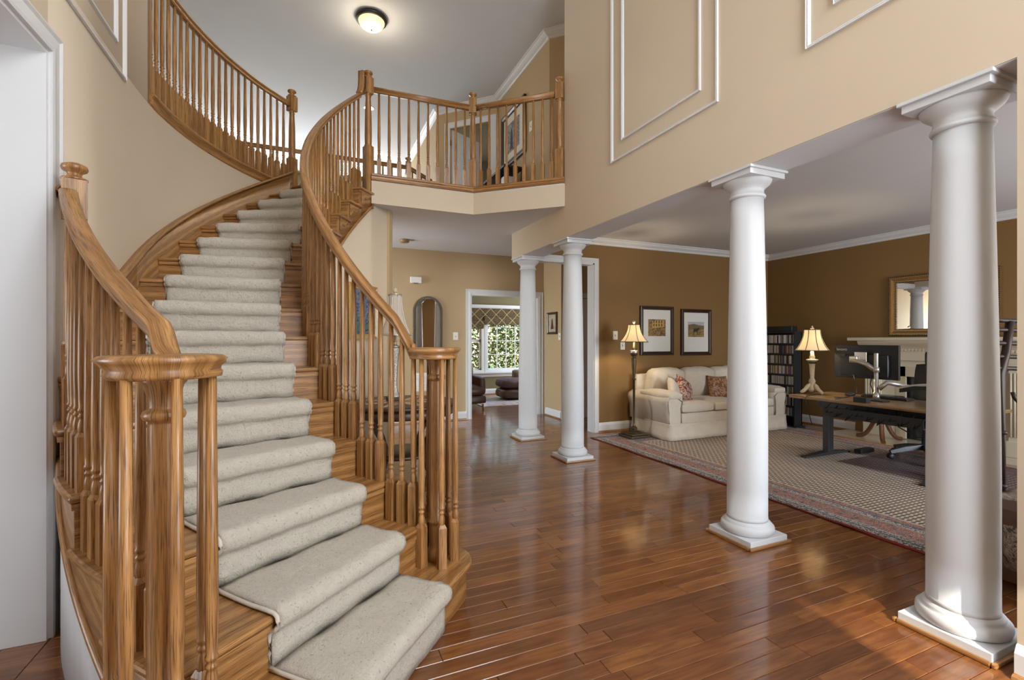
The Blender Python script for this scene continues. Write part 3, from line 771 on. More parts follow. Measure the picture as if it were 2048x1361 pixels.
# wall skirt: along the curve, then down the flat wall to the casing
m = MB(); pts = []
for i in range(41): a = -43.5 + 43.5 * i / 40; pts.append((PP(R_WALL - .032, a), PP(R_WALL, a), nosing(a) + .15, max(0, nosing(a) - .5)))
for yy in (3.6, 3.4, 3.2, 3.0, 2.84):
    a = math.degrees(math.asin((CY - yy) / R_WALL)); pts.append(((-1.070 + .030, yy), (-1.0695, yy), nosing(a) + .15, 0))
for (p, q, zt, zb_) in pts: m.add([(p[0], p[1], zb_), (q[0], q[1], zb_), (q[0], q[1], zt), (p[0], p[1], zt)])
L = 0
for i in range(len(pts) - 1):
    d = math.dist(pts[i][0], pts[i + 1][0]); q = 4 * i; z0, z1 = pts[i][2], pts[i + 1][2]; b0, b1 = pts[i][3], pts[i + 1][3]
    fu_ = lambda u, z: (u + (z - b0) * -.5, z + u * .57)
    m.face((q, q + 3, q + 7, q + 4), [fu_(L, b0), fu_(L, z0), fu_(L + d, z1), fu_(L + d, b1)], i < 40); m.face((q + 3, q + 2, q + 6, q + 7), [(L, 0), (L, .03), (L + d, .03), (L + d, 0)]); L += d
q = 4 * (len(pts) - 1); m.face((q, q + 1, q + 2, q + 3)); m.face((0, 1, 2, 3))
m.build('skirt_board', 'oak', ST)
m = MB(); cap = [(p[0], p[1], zt) for (p, q, zt, zb_) in pts]; m.sweep(cap, [(-.034, -.004), (-.034, .014), (-.02, .020), (.006, .012), (.012, .002), (.006, -.010)]); m.build('skirt_cap', 'oak', ST)

# ------------------------------------------------------------------ stair runner
TK = .014
def runner_profile():
    P = []
    for k in range(1, 16):
        a = A(k); z0 = (k - 1) * RIS; z1 = k * RIS; zl = z0 + (TK if k > 1 else .002)
        P += [(a - .36, zl), (a - .38, zl + .05), (a - .37, z1 - .085), (a - .34, z1 - .062), (a - .12, z1 - .048), (a + .22, z1 - .042), (a + .40, z1 - .028), (a + .44, z1 - .010), (a + .36, z1 + .006), (a + .12, z1 + TK), (a - .5, z1 + TK + .002)]
        b = A(k + 1)
        for f in (.25, .5, .75): P.append((a - .5 + (b - .8 - a + .5) * f, z1 + TK))
        P.append((b - .5, z1 + TK))
    P += [(A(16) - .36, 15 * RIS + TK), (A(16) - .37, FL2 - .07), (A(16) + .2, FL2 - .042), (A(16) + .42, FL2 - .012), (A(16) + .1, FL2 + TK), (A(16) - 3, FL2 + TK)]
    return P
RP = runner_profile(); RI, RO = 2.30, 2.985; NS = 30
m = MB(); rn = random.Random(3)
def wob(a, z, R): return .0022 * math.sin(a * 5.1 + R * 23) + .0018 * math.sin(R * 41 + a * 2.3 + z * 30)
for (a, z) in RP:
    for j in range(NS + 1):
        R = RI + (RO - RI) * j / NS; w = wob(a, z, R)
        sc = 2.64 / R
        k = round((48.3 - a) / 6.1); ac = 48.3 - 6.1 * k     # keep the nose overhang constant in metres
        aa = ac + (a - ac) * (sc if abs(a - ac) < 1.0 else 1.0)
        x, y, zz = PP(R, aa, z + w + .002); m.v.append((x, y, zz))
n1 = NS + 1
for i in range(len(RP) - 1):
    for j in range(NS): m.face((i * n1 + j, i * n1 + j + 1, (i + 1) * n1 + j + 1, (i + 1) * n1 + j), None, True)
ru = thing('stair_runner', 'cream cut-pile carpet runner climbing the curved stairs', 'carpet', PP(2.64, 47, 0))
m.build('runner_pile', 'carpet', ru, solid=.013)
for R in (RI - .003, RO + .003):
    m = MB(); m.tube([PP(R, a, z - .002) for a, z in RP], .008, 6); m.build('edge_binding', 'binding', ru)

# ------------------------------------------------------------------ balustrades
RAIL = [(-.022, -.056), (.022, -.056), (.024, -.044), (.019, -.038), (.020, -.030), (.031, -.020), (.032, -.010), (.026, -.002), (.012, .002), (-.012, .002), (-.026, -.002), (-.032, -.010), (-.031, -.020), (-.020, -.030), (-.019, -.038), (-.024, -.044)]
def baluster(parent, x, y, zb, zt, ang=0.0, block=.20):
    m = MB(); s = .0205; c, sn = math.cos(ang), math.sin(ang); h = block
    def ring(q, z): return [(x + (u * c - v * sn) * q, y + (u * sn + v * c) * q, z) for u, v in ((-1, -1), (1, -1), (1, 1), (-1, 1))]
    b = m.add(ring(s, zb) + ring(s, zb + h) + ring(s * .60, zb + h + .018))
    for l in (0, 4):
        for i in range(4):
            j = (i + 1) % 4; z0, z1 = (zb, zb + h) if l == 0 else (zb + h, zb + h + .018)
            m.face((b + l + i, b + l + j, b + l + 4 + j, b + l + 4 + i), [(z0, i * .04), (z0, i * .04 + .04), (z1, i * .04 + .04), (z1, i * .04)])
    z = zb + h + .010; T = zt - z
    pr = [(.0135, 0), (.0155, .012), (.0165, .026), (.0145, .042), (.0115, .052), (.0115, .058), (.0155, .062), (.0155, .068), (.012, .072), (.012, .080), (.0165, .084), (.0165, .091), (.0135, .096), (.0145, .13), (.0165, .22), (.0155, .35 if T > .5 else .25), (.0115, T)]
    m.lathe(pr, (x, y, z), 10); return m.build('baluster', 'oak', parent)
def newel(parent, x, y, zb, h=1.15, ang=0.0, base=.34, w=.043):
    m = MB(); c, sn = math.cos(ang), math.sin(ang); ax = ((c, sn, 0), (-sn, c, 0), (0, 0, 1))
    m.obox((x, y, zb + base / 2), ax, (w, w, base / 2)); t0 = h - .27
    m.lathe([(w * .93, base - .002), (w * .98, base + .012), (w * .8, base + .02), (.036, base + .028), (.038, base + .12), (.034, t0 - .18), (.027, t0 - .035), (.031, t0 - .03), (.031, t0 - .02), (.026, t0 - .015), (.028, t0 - .006), (.041, t0 + .001)], (x, y, zb), 20)
    m.obox((x, y, zb + t0 + .085), ax, (w, w, .085))
    o = m.build('newel_post', 'oak', parent)
    m = MB(); m.lathe([(.043, t0 + .17), (.047, t0 + .174), (.047, t0 + .180), (.030, t0 + .186), (.024, t0 + .196), (.028, t0 + .206), (.044, t0 + .216), (.048, t0 + .226), (.044, t0 + .238), (.026, t0 + .247), (0.0, t0 + .25)], (x, y, zb), 20)
    m.build('newel_cap', 'oak', o); return o
def start_newel(parent, x, y, zb, zt):
    m = MB(); h = zt - zb
    m.lathe([(.046, 0), (.046, .06), (.040, .065), (.036, .09), (.0385, .18), (.0385, .195), (.044, .20), (.044, .212), (.0365, .22), (.038, .40), (.0345, h - .118), (.034, h - .112), (.045, h - .106), (.0485, h - .096), (.045, h - .086), (.037, h - .082), (.035, h - .070), (.037, h - .045), (.044, h - .018), (.050, h - .012), (.050, h)], (x, y, zb), 28)
    return m.build('newel_post', 'oak', parent)
VT = 1.29
def rail_top(a): return nosing(a) + .925
def smooth_rail(R, a0, a1, n, turn):
    """rail from volute to the top; turn = list of plan points of the volute, outermost last"""
    pts = [(p[0], p[1], VT) for p in turn]
    body = []
    for i in range(n + 1):
        a = a0 + (a1 - a0) * i / n; z = rail_top(a); d = z - VT
        z = VT + (d + math.sqrt(d * d + .0022)) / 2 if d < .25 else z
        body.append(PP(R, a, z))
    return pts + body
def volute(center, join, start_dir, sweep_deg, r0, r1, n=26):
    """spiral round the newel ending at the joining point of the rail"""
    out = []
    for i in range(n):
        t = i / (n - 1); th = start_dir + rad(sweep_deg) * t; r = r0 + (r1 - r0) * t ** .8
        out.append((center[0] + r * math.cos(th), center[1] + r * math.sin(th)))
    return out
# inner (right) balustrade
BI = thing('stair_balustrade', 'inner oak stair railing curling round its newel in front of the round table', 'railing', (NR[0], NR[1], RIS), 'oak railings')
RR = 2.135
j0 = PP(RR, 38.5); thj = math.atan2(j0[1] - NR[1], j0[0] - NR[0]); rj = math.dist(j0, NR)
vol = volute(NR, j0, thj + rad(330), -330 + 12, .045, .115)
tail = [PP(RR - .01, 40.5)]
path = smooth_rail(RR, 38.0, -41.0, 90, vol)
def chaikin(P, n=1):
    for _ in range(n):
        Q = [P[0]]
        for i in range(len(P) - 1):
            a, b = Vector(P[i]), Vector(P[i + 1]); Q += [tuple(a * .75 + b * .25), tuple(a * .25 + b * .75)]
        P = Q + [P[-1]]
    return P
e = path[-1]
goose = [PP(RR - .005, -41.9, e[2] + .03), PP(RR - .008, -42.25, e[2] + .07), PP(RR - .008, -42.35, e[2] + .13)]
path = chaikin(path, 1)
m = MB(); m.sweep(path, RAIL); o = m.build('handrail', 'oak', BI)
m = MB(); c = PP(RR, -41.55); gz = path[-1][2]
m.sweep([PP(RR, -40.7, gz - .02), PP(RR, -41.3, gz + .012), PP(RR, -41.75, gz + .07), PP(RR, -41.9, gz + .15), PP(RR, -41.9, 4.19)], [(-.03, -.022), (.03, -.022), (.032, 0), (.03, .022), (-.03, .022), (-.032, 0)], level=False, up=Vector((-math.sin(rad(-41.5)), math.cos(rad(-41.5)), 0.001))); m.build('gooseneck', 'oak', o)
m = MB(); m.lathe([(.0, VT - .058), (.10, VT - .058), (.112, VT - .045), (.108, VT - .034), (.120, VT - .018), (.128, VT - .008), (.118, VT + .001), (.0, VT + .003)], (NR[0], NR[1], 0), 36); m.build('volute_cap', 'oak', o)
start_newel(BI, NR[0], NR[1], RIS, VT - .056)
for i in range(5):
    th = rad(-150 + i * 62); baluster(BI, NR[0] + .100 * math.cos(th), NR[1] + .100 * math.sin(th), RIS, VT - .054, th)
def rake(BT, R, a_list):
    for a in a_list:
        k = max(1, min(15, int(math.floor((48.3 - .2 - a) / 6.1)) + 1)); d = rail_top(a) - VT
        zt = (VT + (d + math.sqrt(d * d + .0022)) / 2 if d < .25 else rail_top(a)) - .05
        baluster(BT, *PP(R, a), k * RIS, zt, rad(a))
lst = []
for k in range(2, 16):
    for f in (1.25, 3.25, 5.25): lst.append(A(k) - f)
rake(BI, RR, [a for a in lst if a > -42])
tn = PP(2.10, -43.6); newel(BI, tn[0], tn[1], FL2 - .19, 1.335, rad(20), .50)
# outer (left) balustrade
BO = thing('stair_balustrade', 'outer oak stair railing with the big scrolled end nearest the camera', 'railing', (NL[0], NL[1], RIS), 'oak railings')
RL = 3.275
j0 = PP(RL, 41.0)
vol = volute(NL, j0, rad(-40 - 330 + 360), 330, .045, .125)
thj = math.atan2(j0[1] - NL[1], j0[0] - NL[0])
vol = volute(NL, j0, thj - rad(318), 318, .045, .125)
path = chaikin(smooth_rail(RL, 40.0, 21.0, 40, vol), 1)
m = MB(); m.sweep(path, RAIL); o = m.build('handrail', 'oak', BO)
m = MB(); m.lathe([(.0, VT - .058), (.112, VT - .058), (.124, VT - .047), (.118, VT - .036), (.132, VT - .018), (.142, VT - .008), (.130, VT + .001), (.0, VT + .003)], (NL[0], NL[1], 0), 48); m.build('volute_cap', 'oak', o)
start_newel(BO, NL[0], NL[1], RIS, VT - .056)
for i in range(6):
    th = rad(-175 + i * 56); baluster(BO, NL[0] + .108 * math.cos(th), NL[1] + .108 * math.sin(th), RIS, VT - .054, th)
rake(BO, RL, [A(k) - f for k in range(2, 6) for f in (1.1, 2.6, 4.1, 5.6) if A(k) - f > 21.5])
wn_ = PP(3.255, 19.9); newel(BO, wn_[0], wn_[1], RIS * 5, 1.17, rad(20), .34)
m = MB(); m.sweep([PP(3.28, 18.6, 2.02), (-1.066, 2.84, 2.05)], [(x, y) for x, y in RAIL]); m.build('wall_rail_return', 'oak', BO)
# curved gallery balustrade
def level_run(parent, pts, zf, n, rz=.97, skip_ends=.5, block=.20, curb=True, ang=None):
    L = [0]
    for i in range(1, len(pts)): L.append(L[-1] + math.dist(pts[i - 1], pts[i]))
    def at(s):
        for i in range(1, len(pts)):
            if s <= L[i] or i == len(pts) - 1:
                f = (s - L[i - 1]) / (L[i] - L[i - 1]); p, q = pts[i - 1], pts[i]
                return p[0] + (q[0] - p[0]) * f, p[1] + (q[1] - p[1]) * f, math.atan2(q[1] - p[1], q[0] - p[0])
    m = MB(); m.sweep([(p[0], p[1], zf + rz) for p in pts], RAIL); m.build('handrail', 'oak', parent)
    for i in range(n):
        x, y, t = at(L[-1] * (i + skip_ends) / (n - 1 + 2 * skip_ends)); baluster(parent, x, y, zf, zf + rz - .05, t, block)
GCURB = [(-.055, .0), (.052, .0), (.060, -.010), (.056, -.024), (.044, -.030), (.044, -.050), (.034, -.066), (.030, -.092), (-.055, -.092)]
GB = thing('gallery_balustrade', 'curved oak gallery railing high on the left above the stair wall', 'railing', PP(R_WALL + .03, -25, FL2), 'oak railings')
gp = [PP(R_WALL + .028, -5.9 - (43.6 - 5.9) * i / 40) for i in range(41)]
level_run(GB, gp, FL2 + .014, 22, .97, .9, .22)
m = MB(); m.sweep([(p[0], p[1], FL2 + .014) for p in gp], GCURB); m.build('curb_rail', 'oak', GB)
p = PP(R_WALL + .02, -44.2); newel(GB, p[0], p[1], FL2 - .06, 1.22, rad(40), .40)
m = MB(); p = PP(R_WALL + .03, -6.2); m.obox((p[0], p[1], FL2 + .6), ((1, 0, 0), (0, 1, 0), (0, 0, 1)), (.025, .035, .59)); m.build('half_newel', 'oak', GB)
# balcony balustrade with a bend
BB = thing('balcony_balustrade', 'oak balcony railing with an angled corner post in the middle of the picture', 'railing', (PB[0], PB[1], FL2), 'oak railings')
A0 = (tn[0] + .02, tn[1] + .03); B0 = (PB[0], PB[1] + .03); D0 = (PD[0] - .02, PD[1] + .06)
level_run(BB, [A0, B0], FL2, 10, .975, .9, .20); level_run(BB, [B0, D0], FL2, 9, .975, .95, .20)
m = MB(); m.sweep([(PA[0] + .0, PA[1] - .0, FL2 + .012), (PB[0], PB[1], FL2 + .012), (PD[0], PD[1] + .01, FL2 + .012)], [(-.10, 0), (.030, 0), (.040, -.010), (.036, -.024), (.024, -.030), (.024, -.048), (.014, -.066), (-.10, -.066)], smooth=False); m.build('balcony_nosing', 'oak', BB, weld=True)
newel(BB, B0[0], B0[1], FL2 - .0, 1.15, rad(-22), .33)
newel(BB, D0[0] - .01, D0[1], FL2, 1.15, rad(-45), .33)
# back balustrade of the upper hall, over the family room
BK = thing('hall_balustrade', 'far oak railing of the upper hall seen between the nearer balusters', 'railing', (.5, 7.42, FL2), 'oak railings')
level_run(BK, [(-2.5, 7.42), (1.42, 7.42)], FL2, 28, .97, .8, .18); level_run(BK, [(1.42, 7.42), (2.15, 8.15)], FL2, 7, .97, .9, .18)
newel(BK, 1.42, 7.42, FL2, 1.12, 0, .33)
m = MB(); m.sweep([(-2.5, 7.42, FL2 + .012), (1.42, 7.42, FL2 + .012), (2.15, 8.15, FL2 + .012)], [(-.06, 0), (.06, 0), (.06, -.03), (-.06, -.03)], smooth=False); m.build('floor_nosing', 'oak', BK, weld=True)
# ------------------------------------------------------------------ print / textile materials
def rug_mat(key, W, H, field):
    """Persian rug by distance to its edge; object origin at one corner, W along x, H along y"""
    t = NT(key); co = t.obj(); sp = t.n('SeparateXYZ'); t.l(co, sp.inputs[0]); x, y = sp.outputs[0], sp.outputs[1]
    dx = t.math('MINIMUM', x, t.math('SUBTRACT', W, x)); dy = t.math('MINIMUM', y, t.math('SUBTRACT', H, y)); d = t.math('MINIMUM', dx, dy)
    # field of small repeated boteh, staggered rows
    cv = t.n('CombineXYZ'); row = t.math('FLOOR', t.math('DIVIDE', y, .036)); sh = t.math('MULTIPLY', t.math('MODULO', row, 2.0), .03)
    fx = t.math('FRACT', t.math('DIVIDE', t.math('ADD', x, sh), .06)); fy = t.math('FRACT', t.math('DIVIDE', y, .036))
    ex = t.math('ABSOLUTE', t.math('SUBTRACT', fx, .5)); ey = t.math('ABSOLUTE', t.math('SUBTRACT', fy, .5))
    rr = t.math('ADD', t.math('MULTIPLY', ex, 1.15), t.math('MULTIPLY', ey, 1.5))
    n1 = t.noise(co, 60, 3, .7); n2 = t.noise(co, 9, 2); n3 = t.noise(co, 26, 3, .7)
    mot = t.ramp(t.math('ADD', rr, t.math('MULTIPLY', t.math('SUBTRACT', n1, .5), .5)), [(.50, (.030, .016, .015)), (.60, (.16, .060, .032)), (.74, (.42, .31, .19)), (1, (.54, .44, .31))])
    fieldc = t.mix(t.math('MULTIPLY', n2, .22), mot, field)
    bord = t.ramp(n3, [(.34, (.04, .035, .05)), (.42, (.30, .22, .15)), (.47, (.26, .05, .035)), (.56, (.38, .28, .19)), (.61, (.22, .05, .04)), (.68, (.05, .04, .05))], 'CONSTANT')
    fine = t.ramp(t.noise(co, 70, 2, .7), [(.40, (.05, .05, .06)), (.5, (.50, .45, .38)), (.6, (.10, .06, .05))], 'CONSTANT')
    def step(e): return t.math('GREATER_THAN', d, e)
    c = t.mix(step(.022), (.22, .038, .030), fine)
    c = t.mix(step(.085), c, (.05, .045, .06)); c = t.mix(step(.100), c, fine); c = t.mix(step(.15), c, (.34, .27, .19)); c = t.mix(step(.16), c, bord)
    c = t.mix(step(.33), c, (.36, .28, .19)); c = t.mix(step(.342), c, fine); c = t.mix(step(.40), c, (.07, .05, .05)); c = t.mix(step(.415), c, bord); c = t.mix(step(.48), c, (.42, .34, .24)); c = t.mix(step(.50), c, fieldc)
    t.l(c, t.b.inputs['Base Color']); t.set(rough=.95, sheen=.15, spec=.1); t.bump(n1, .35, .006); return reg(key, t)
rug_mat('persian_rug', 3.25, 4.40, (.30, .19, .11))
def print_mat(key, stops, sc=(6, 6, 6), dist=1.5, det=5):
    t = NT(key); v = t.mapping(t.obj(), sc); f = t.noise(v, 1.0, det, .6, dist); c = t.ramp(f, stops); t.l(c, t.b.inputs['Base Color']); t.set(rough=.5); return reg(key, t)
print_mat('print_floral', [(.30, (.008, .012, .035)), (.42, (.03, .05, .15)), (.48, (.02, .09, .06)), (.54, (.30, .30, .55)), (.60, (.03, .16, .12)), (.7, (.01, .02, .05))], (14, 14, 14), 2.5)
print_mat('print_street', [(.30, (.02, .014, .008)), (.45, (.14, .075, .02)), (.55, (.34, .20, .06)), (.65, (.16, .09, .035)), (.8, (.45, .32, .12))], (18, 18, 26), .8)
print_mat('print_field', [(.30, (.10, .06, .02)), (.5, (.26, .17, .06)), (.7, (.36, .27, .11))], (10, 10, 40), .6)
print_mat('print_figure', [(.35, (.35, .28, .18)), (.55, (.52, .46, .34)), (.7, (.40, .33, .22))], (20, 20, 20), .5)
print_mat('print_grey', [(.35, (.05, .05, .055)), (.5, (.20, .20, .20)), (.65, (.36, .35, .33)), (.8, (.08, .06, .06))], (9, 9, 14), 1.2)
print_mat('damask_red', [(.44, (.55, .42, .30)), (.47, (.20, .022, .025)), (.53, (.24, .035, .035)), (.56, (.58, .44, .32)), (.62, (.55, .40, .28)), (.65, (.22, .03, .03))], (8, 8, 8), 2.2, 1)
print_mat('damask_rust', [(.42, (.20, .06, .025)), (.47, (.25, .09, .03)), (.50, (.50, .37, .20)), (.54, (.28, .10, .035)), (.60, (.45, .33, .19)), (.65, (.17, .045, .02))], (10, 10, 10), 2.0, 1)
print_mat('throw_pattern', [(.38, (.05, .035, .028)), (.46, (.30, .24, .17)), (.5, (.07, .05, .04)), (.56, (.35, .30, .24)), (.64, (.10, .07, .055))], (16, 16, 16), 2.5, 2)
print_mat('family_rug', [(.36, (.10, .07, .14)), (.46, (.45, .43, .47)), (.55, (.55, .54, .56)), (.64, (.50, .30, .06)), (.72, (.14, .10, .18))], (4, 4, 4), 2.0, 4)
def shade_fabric():
    t = NT('roman_shade_fabric'); co = t.mapping(t.obj(), (1, 1, 1), (0, 0, 0), (0, rad(45), 0)); sp = t.n('SeparateXYZ'); t.l(co, sp.inputs[0])
    a = t.math('FRACT', t.math('MULTIPLY', sp.outputs[0], 5.0)); b = t.math('FRACT', t.math('MULTIPLY', sp.outputs[2], 5.0))
    e = t.math('MINIMUM', a, b); g = t.noise(t.obj(), 40, 3)
    c = t.mix(t.math('LESS_THAN', e, .07), t.ramp(g, [(.4, (.055, .035, .012)), (.6, (.13, .085, .03))]), (.42, .33, .16)); t.l(c, t.b.inputs['Base Color']); t.set(rough=.8); return reg('roman_shade_fabric', t)
shade_fabric()

# ------------------------------------------------------------------ living room rug, mat
rx, ry = 3.50, 1.02
m = MB(); n = 40
g = [(i / 40, j / 50) for i in range(41) for j in range(51)]
for (u, v) in g:
    x = 3.25 * u; y = 4.40 * v; ed = max(0, 1 - x / .10)
    z = .009 + (.008 * ed * max(0, math.sin(y * 7.3)) ** 2); sx = .012 * ed * math.sin(y * 5.1)
    m.v.append((rx + x + sx, ry + y, z))
for i in range(40):
    for j in range(50): m.face((i * 51 + j, (i + 1) * 51 + j, (i + 1) * 51 + j + 1, i * 51 + j + 1), None, True)
rug = thing('persian_rug', 'large cream and red Persian rug with a red edge under the desk', 'rug', (rx, ry, 0))
m.build('rug_pile', 'persian_rug', rug, solid=.007)
for (yy, sg) in ((ry, -1), (ry + 4.40, 1)):
    m = MB()
    for i in range(130):
        x = rx + .02 + i * .0247; m.tube([(x, yy, .006), (x + random.uniform(-.006, .006), yy + sg * .025, .006), (x + random.uniform(-.01, .01), yy + sg * .05, .004)], .0045, 5)
    o = m.build('fringe', 'fringe_white', rug); o['kind'] = 'stuff'
m = MB(); mp = [(5.25 , 2.05), (6.75, 2.05), (6.75, 3.28), (5.25, 3.28)]; m.prism(mp, .019, .022)
one(m, 'chair_mat', 'clear_plastic', 'clear plastic chair mat under the black office chair', 'chair mat', (5.25, 2.05, .019))

# ------------------------------------------------------------------ sofa
def sofa():
    t = thing('sofa', 'cream upholstered three-seat sofa against the brown wall', 'sofa', (5.40, 5.2, 0)); F = 'cream_fabric'
    x0, x1, yf, yb = 4.30, 6.50, 4.80, 5.66
    m = MB(); m.rbox(((x0 + x1) / 2, (yf + yb) / 2 + .02, .215), (x1 - x0 - .12, yb - yf - .04, .27), .04, (0, .01, 0), 8); m.build('frame', F, t)
    # skirt with kick pleats
    m = MB(); P = []
    run = [(x0 + .02, yb - .06), (x0 - .0, yf - .0), (x1 + .0, yf - .0), (x1 - .02, yb - .06)]; lens = []
    for i in range(3):
        p, q = run[i], run[i + 1]; nn = 40 if i == 1 else 14
        for k in range(nn + (1 if i == 2 else 0)):
            f = k / nn; P.append((p[0] + (q[0] - p[0]) * f, p[1] + (q[1] - p[1]) * f, i, f))
    for j, (z, out) in enumerate(((.005, .030), (.06, .022), (.14, .006), (.20, .0), (.215, .004))):
        for k, (x, y, i, f) in enumerate(P):
            w = .006 * math.sin(k * 1.7) * (1 - j / 4); o = out + w
            if i == 1 and abs(f - .333) < .014 or i == 1 and abs(f - .667) < .014: o -= .022 * (1 - j / 4)
            nx, ny = ((-1, 0), (0, -1), (1, 0))[i]
            m.v.append((x + nx * o, y + ny * o, z))
    n = len(P)
    for j in range(4):
        for k in range(n - 1): m.face((j * n + k, j * n + k + 1, (j + 1) * n + k + 1, (j + 1) * n + k), None, True)
    m.build('skirt', F, t, solid=.004)
    for s in (-1, 1):      # flared padded arms
        xc = x0 + .11 if s < 0 else x1 - .11
        m = MB(); sec = [(-.10, .20), (.10, .20), (.095, .42), (.115, .50), (.10, .565), (.04, .60), (-.05, .595), (-.125, .555), (-.14, .49), (-.105, .40)]
        pth = [(xc, yf + .02 + (yb - yf - .04) * i / 8, 0) for i in range(9)]
        m.sweep(pth, [(-x * s * -1 if False else x * (1 if s < 0 else -1), z + 0) for x, z in sec]); m.build('arm', F, t)
        m = MB(); m.rbox((xc - s * -.0, yf + .30, .575), (.25, .60, .10), .05, (0, 0, .02), 8, noise=.006, seed=s + 3); m.build('arm_pad', F, t)
        m = MB(); m.tube([(xc + .10 * s * -1, yf + .012, .22), (xc + .095 * s * -1, yf + .012, .42), (xc + .115 * s * -1, yf + .012, .5), (xc + .04 * s, yf + .012, .6), (xc + .13 * s, yf + .012, .52), (xc + .10 * s, yf + .012, .3), (xc + .10 * s, yf + .012, .22)], .007, 6); m.build('arm_welt', F, t)
    for i in range(3):
        w = (x1 - x0 - .44) / 3; xc = x0 + .22 + w * (i + .5)
        m = MB(); m.rbox((xc, yf + .36, .405), (w - .004, .70, .13), .045, (0, 0, .018), 9, noise=.003, seed=i); m.build('seat_cushion', F, t)
        m = MB(); M = Matrix.Rotation(rad(12), 3, 'X'); m.rbox((xc, yb - .17, .665), (w + .02, .22, .46), .085, (0, .045, .02), 10, M, .007, i + 9); m.build('back_cushion', F, t)
    m = MB(); m.rbox(((x0 + x1) / 2, yb - .03, .52), (x1 - x0 - .16, .12, .62), .05, n=6); m.build('back_frame', F, t)
sofa()
bpy.data.objects['sofa'].location.z = .012
def pillow(name, mat, label, c, size, rot, th=.13):
    m = MB(); R = Matrix.Rotation(rot[2], 3, 'Z') @ Matrix.Rotation(rot[0], 3, 'X') @ Matrix.Rotation(rot[1], 3, 'Y'); n = 12
    for sgn in (1, -1):
        b = len(m.v)
        for i in range(n + 1):
            for j in range(n + 1):
                u, v = 2 * i / n - 1, 2 * j / n - 1
                k = 1 - .10 * (1 - max(abs(u), abs(v))) * 0; pin = 1 - .09 * (1 - abs(v) ** 2) * abs(u) ** 3, 1 - .09 * (1 - abs(u) ** 2) * abs(v) ** 3
                h = th / 2 * (max(0, (1 - u ** 4) * (1 - v ** 4))) ** .55
                p = Vector((u * size / 2 * pin[0], sgn * h, v * size / 2 * pin[1])); m.v.append(tuple(Vector(c) + R @ p))
        for i in range(n):
            for j in range(n):
                q = [b + i * (n + 1) + j, b + (i + 1) * (n + 1) + j, b + (i + 1) * (n + 1) + j + 1, b + i * (n + 1) + j + 1]
                m.face(q if sgn < 0 else q[::-1], None, True)
    return one(m, name, mat, label, 'pillow', (c[0], c[1], c[2] - size / 2), 'pillows on the sofa', weld=True)
pillow('throw_pillow', 'damask_red', 'red and cream patterned pillow leaning tilted at the left of the sofa', (4.86, 5.13, .625), .36, (rad(-20), rad(28), rad(25)))
pillow('throw_pillow', 'damask_rust', 'rust patterned pillow on the sofa, half hidden by a column', (5.62, 5.24, .62), .36, (rad(-17), rad(3), rad(-6)))
pillow('throw_pillow', 'cream_fabric', 'cream pillow matching the sofa, behind the red patterned pillow', (4.66, 5.10, .63), .30, (rad(-24), rad(40), rad(30)), .12)

# ------------------------------------------------------------------ lamps
def bell(r0, r1, h, n=10):     # bell shade profile from bottom up
    return [(r1 + (r0 - r1) * (1 - math.sin(PI / 2 * (i / n) ** .85)), h * i / n) for i in range(n + 1)]
def shade(parent, c, rb, rt, h, mat, panels=8, rib=None, square=False):
    m = MB(); pr = bell(rb, rt, h)
    m.lathe(pr, c, panels * 3 if not square else panels, smooth=True)
    m.f = [f for f in m.f if len(f) == 4]; m.uv = m.uv[:len(m.f)]; m.sm = m.sm[:len(m.f)]; m.rn = m.rn[:len(m.f)]
    o = m.build('lamp_shade', mat, parent, solid=.003)
    if rib:
        for i in range(panels):
            th = 2 * PI * i / panels + .2; m = MB(); m.tube([(c[0] + (r + .002) * math.cos(th), c[1] + (r + .002) * math.sin(th), c[2] + z) for r, z in pr], .0035, 5); m.build('shade_rib', rib, o)
        for (r, z) in (pr[0], pr[-1]):
            m = MB(); m.sweep([(c[0] + (r + .001) * math.cos(2 * PI * i / 32), c[1] + (r + .001) * math.sin(2 * PI * i / 32), c[2] + z) for i in range(32)], [(.003, -.005), (.003, .005), (-.003, .005), (-.003, -.005)], closed=True); m.build('shade_trim', rib, o)
    return o
def bulb(loc, energy, color=(1, .78, .50), r=.03):
    l = bpy.data.lights.new('bulb', 'POINT'); l.energy = energy; l.color = color; l.shadow_soft_size = r
    o = bpy.data.objects.new('bulb_light', l); COL.objects.link(o); o.location = loc
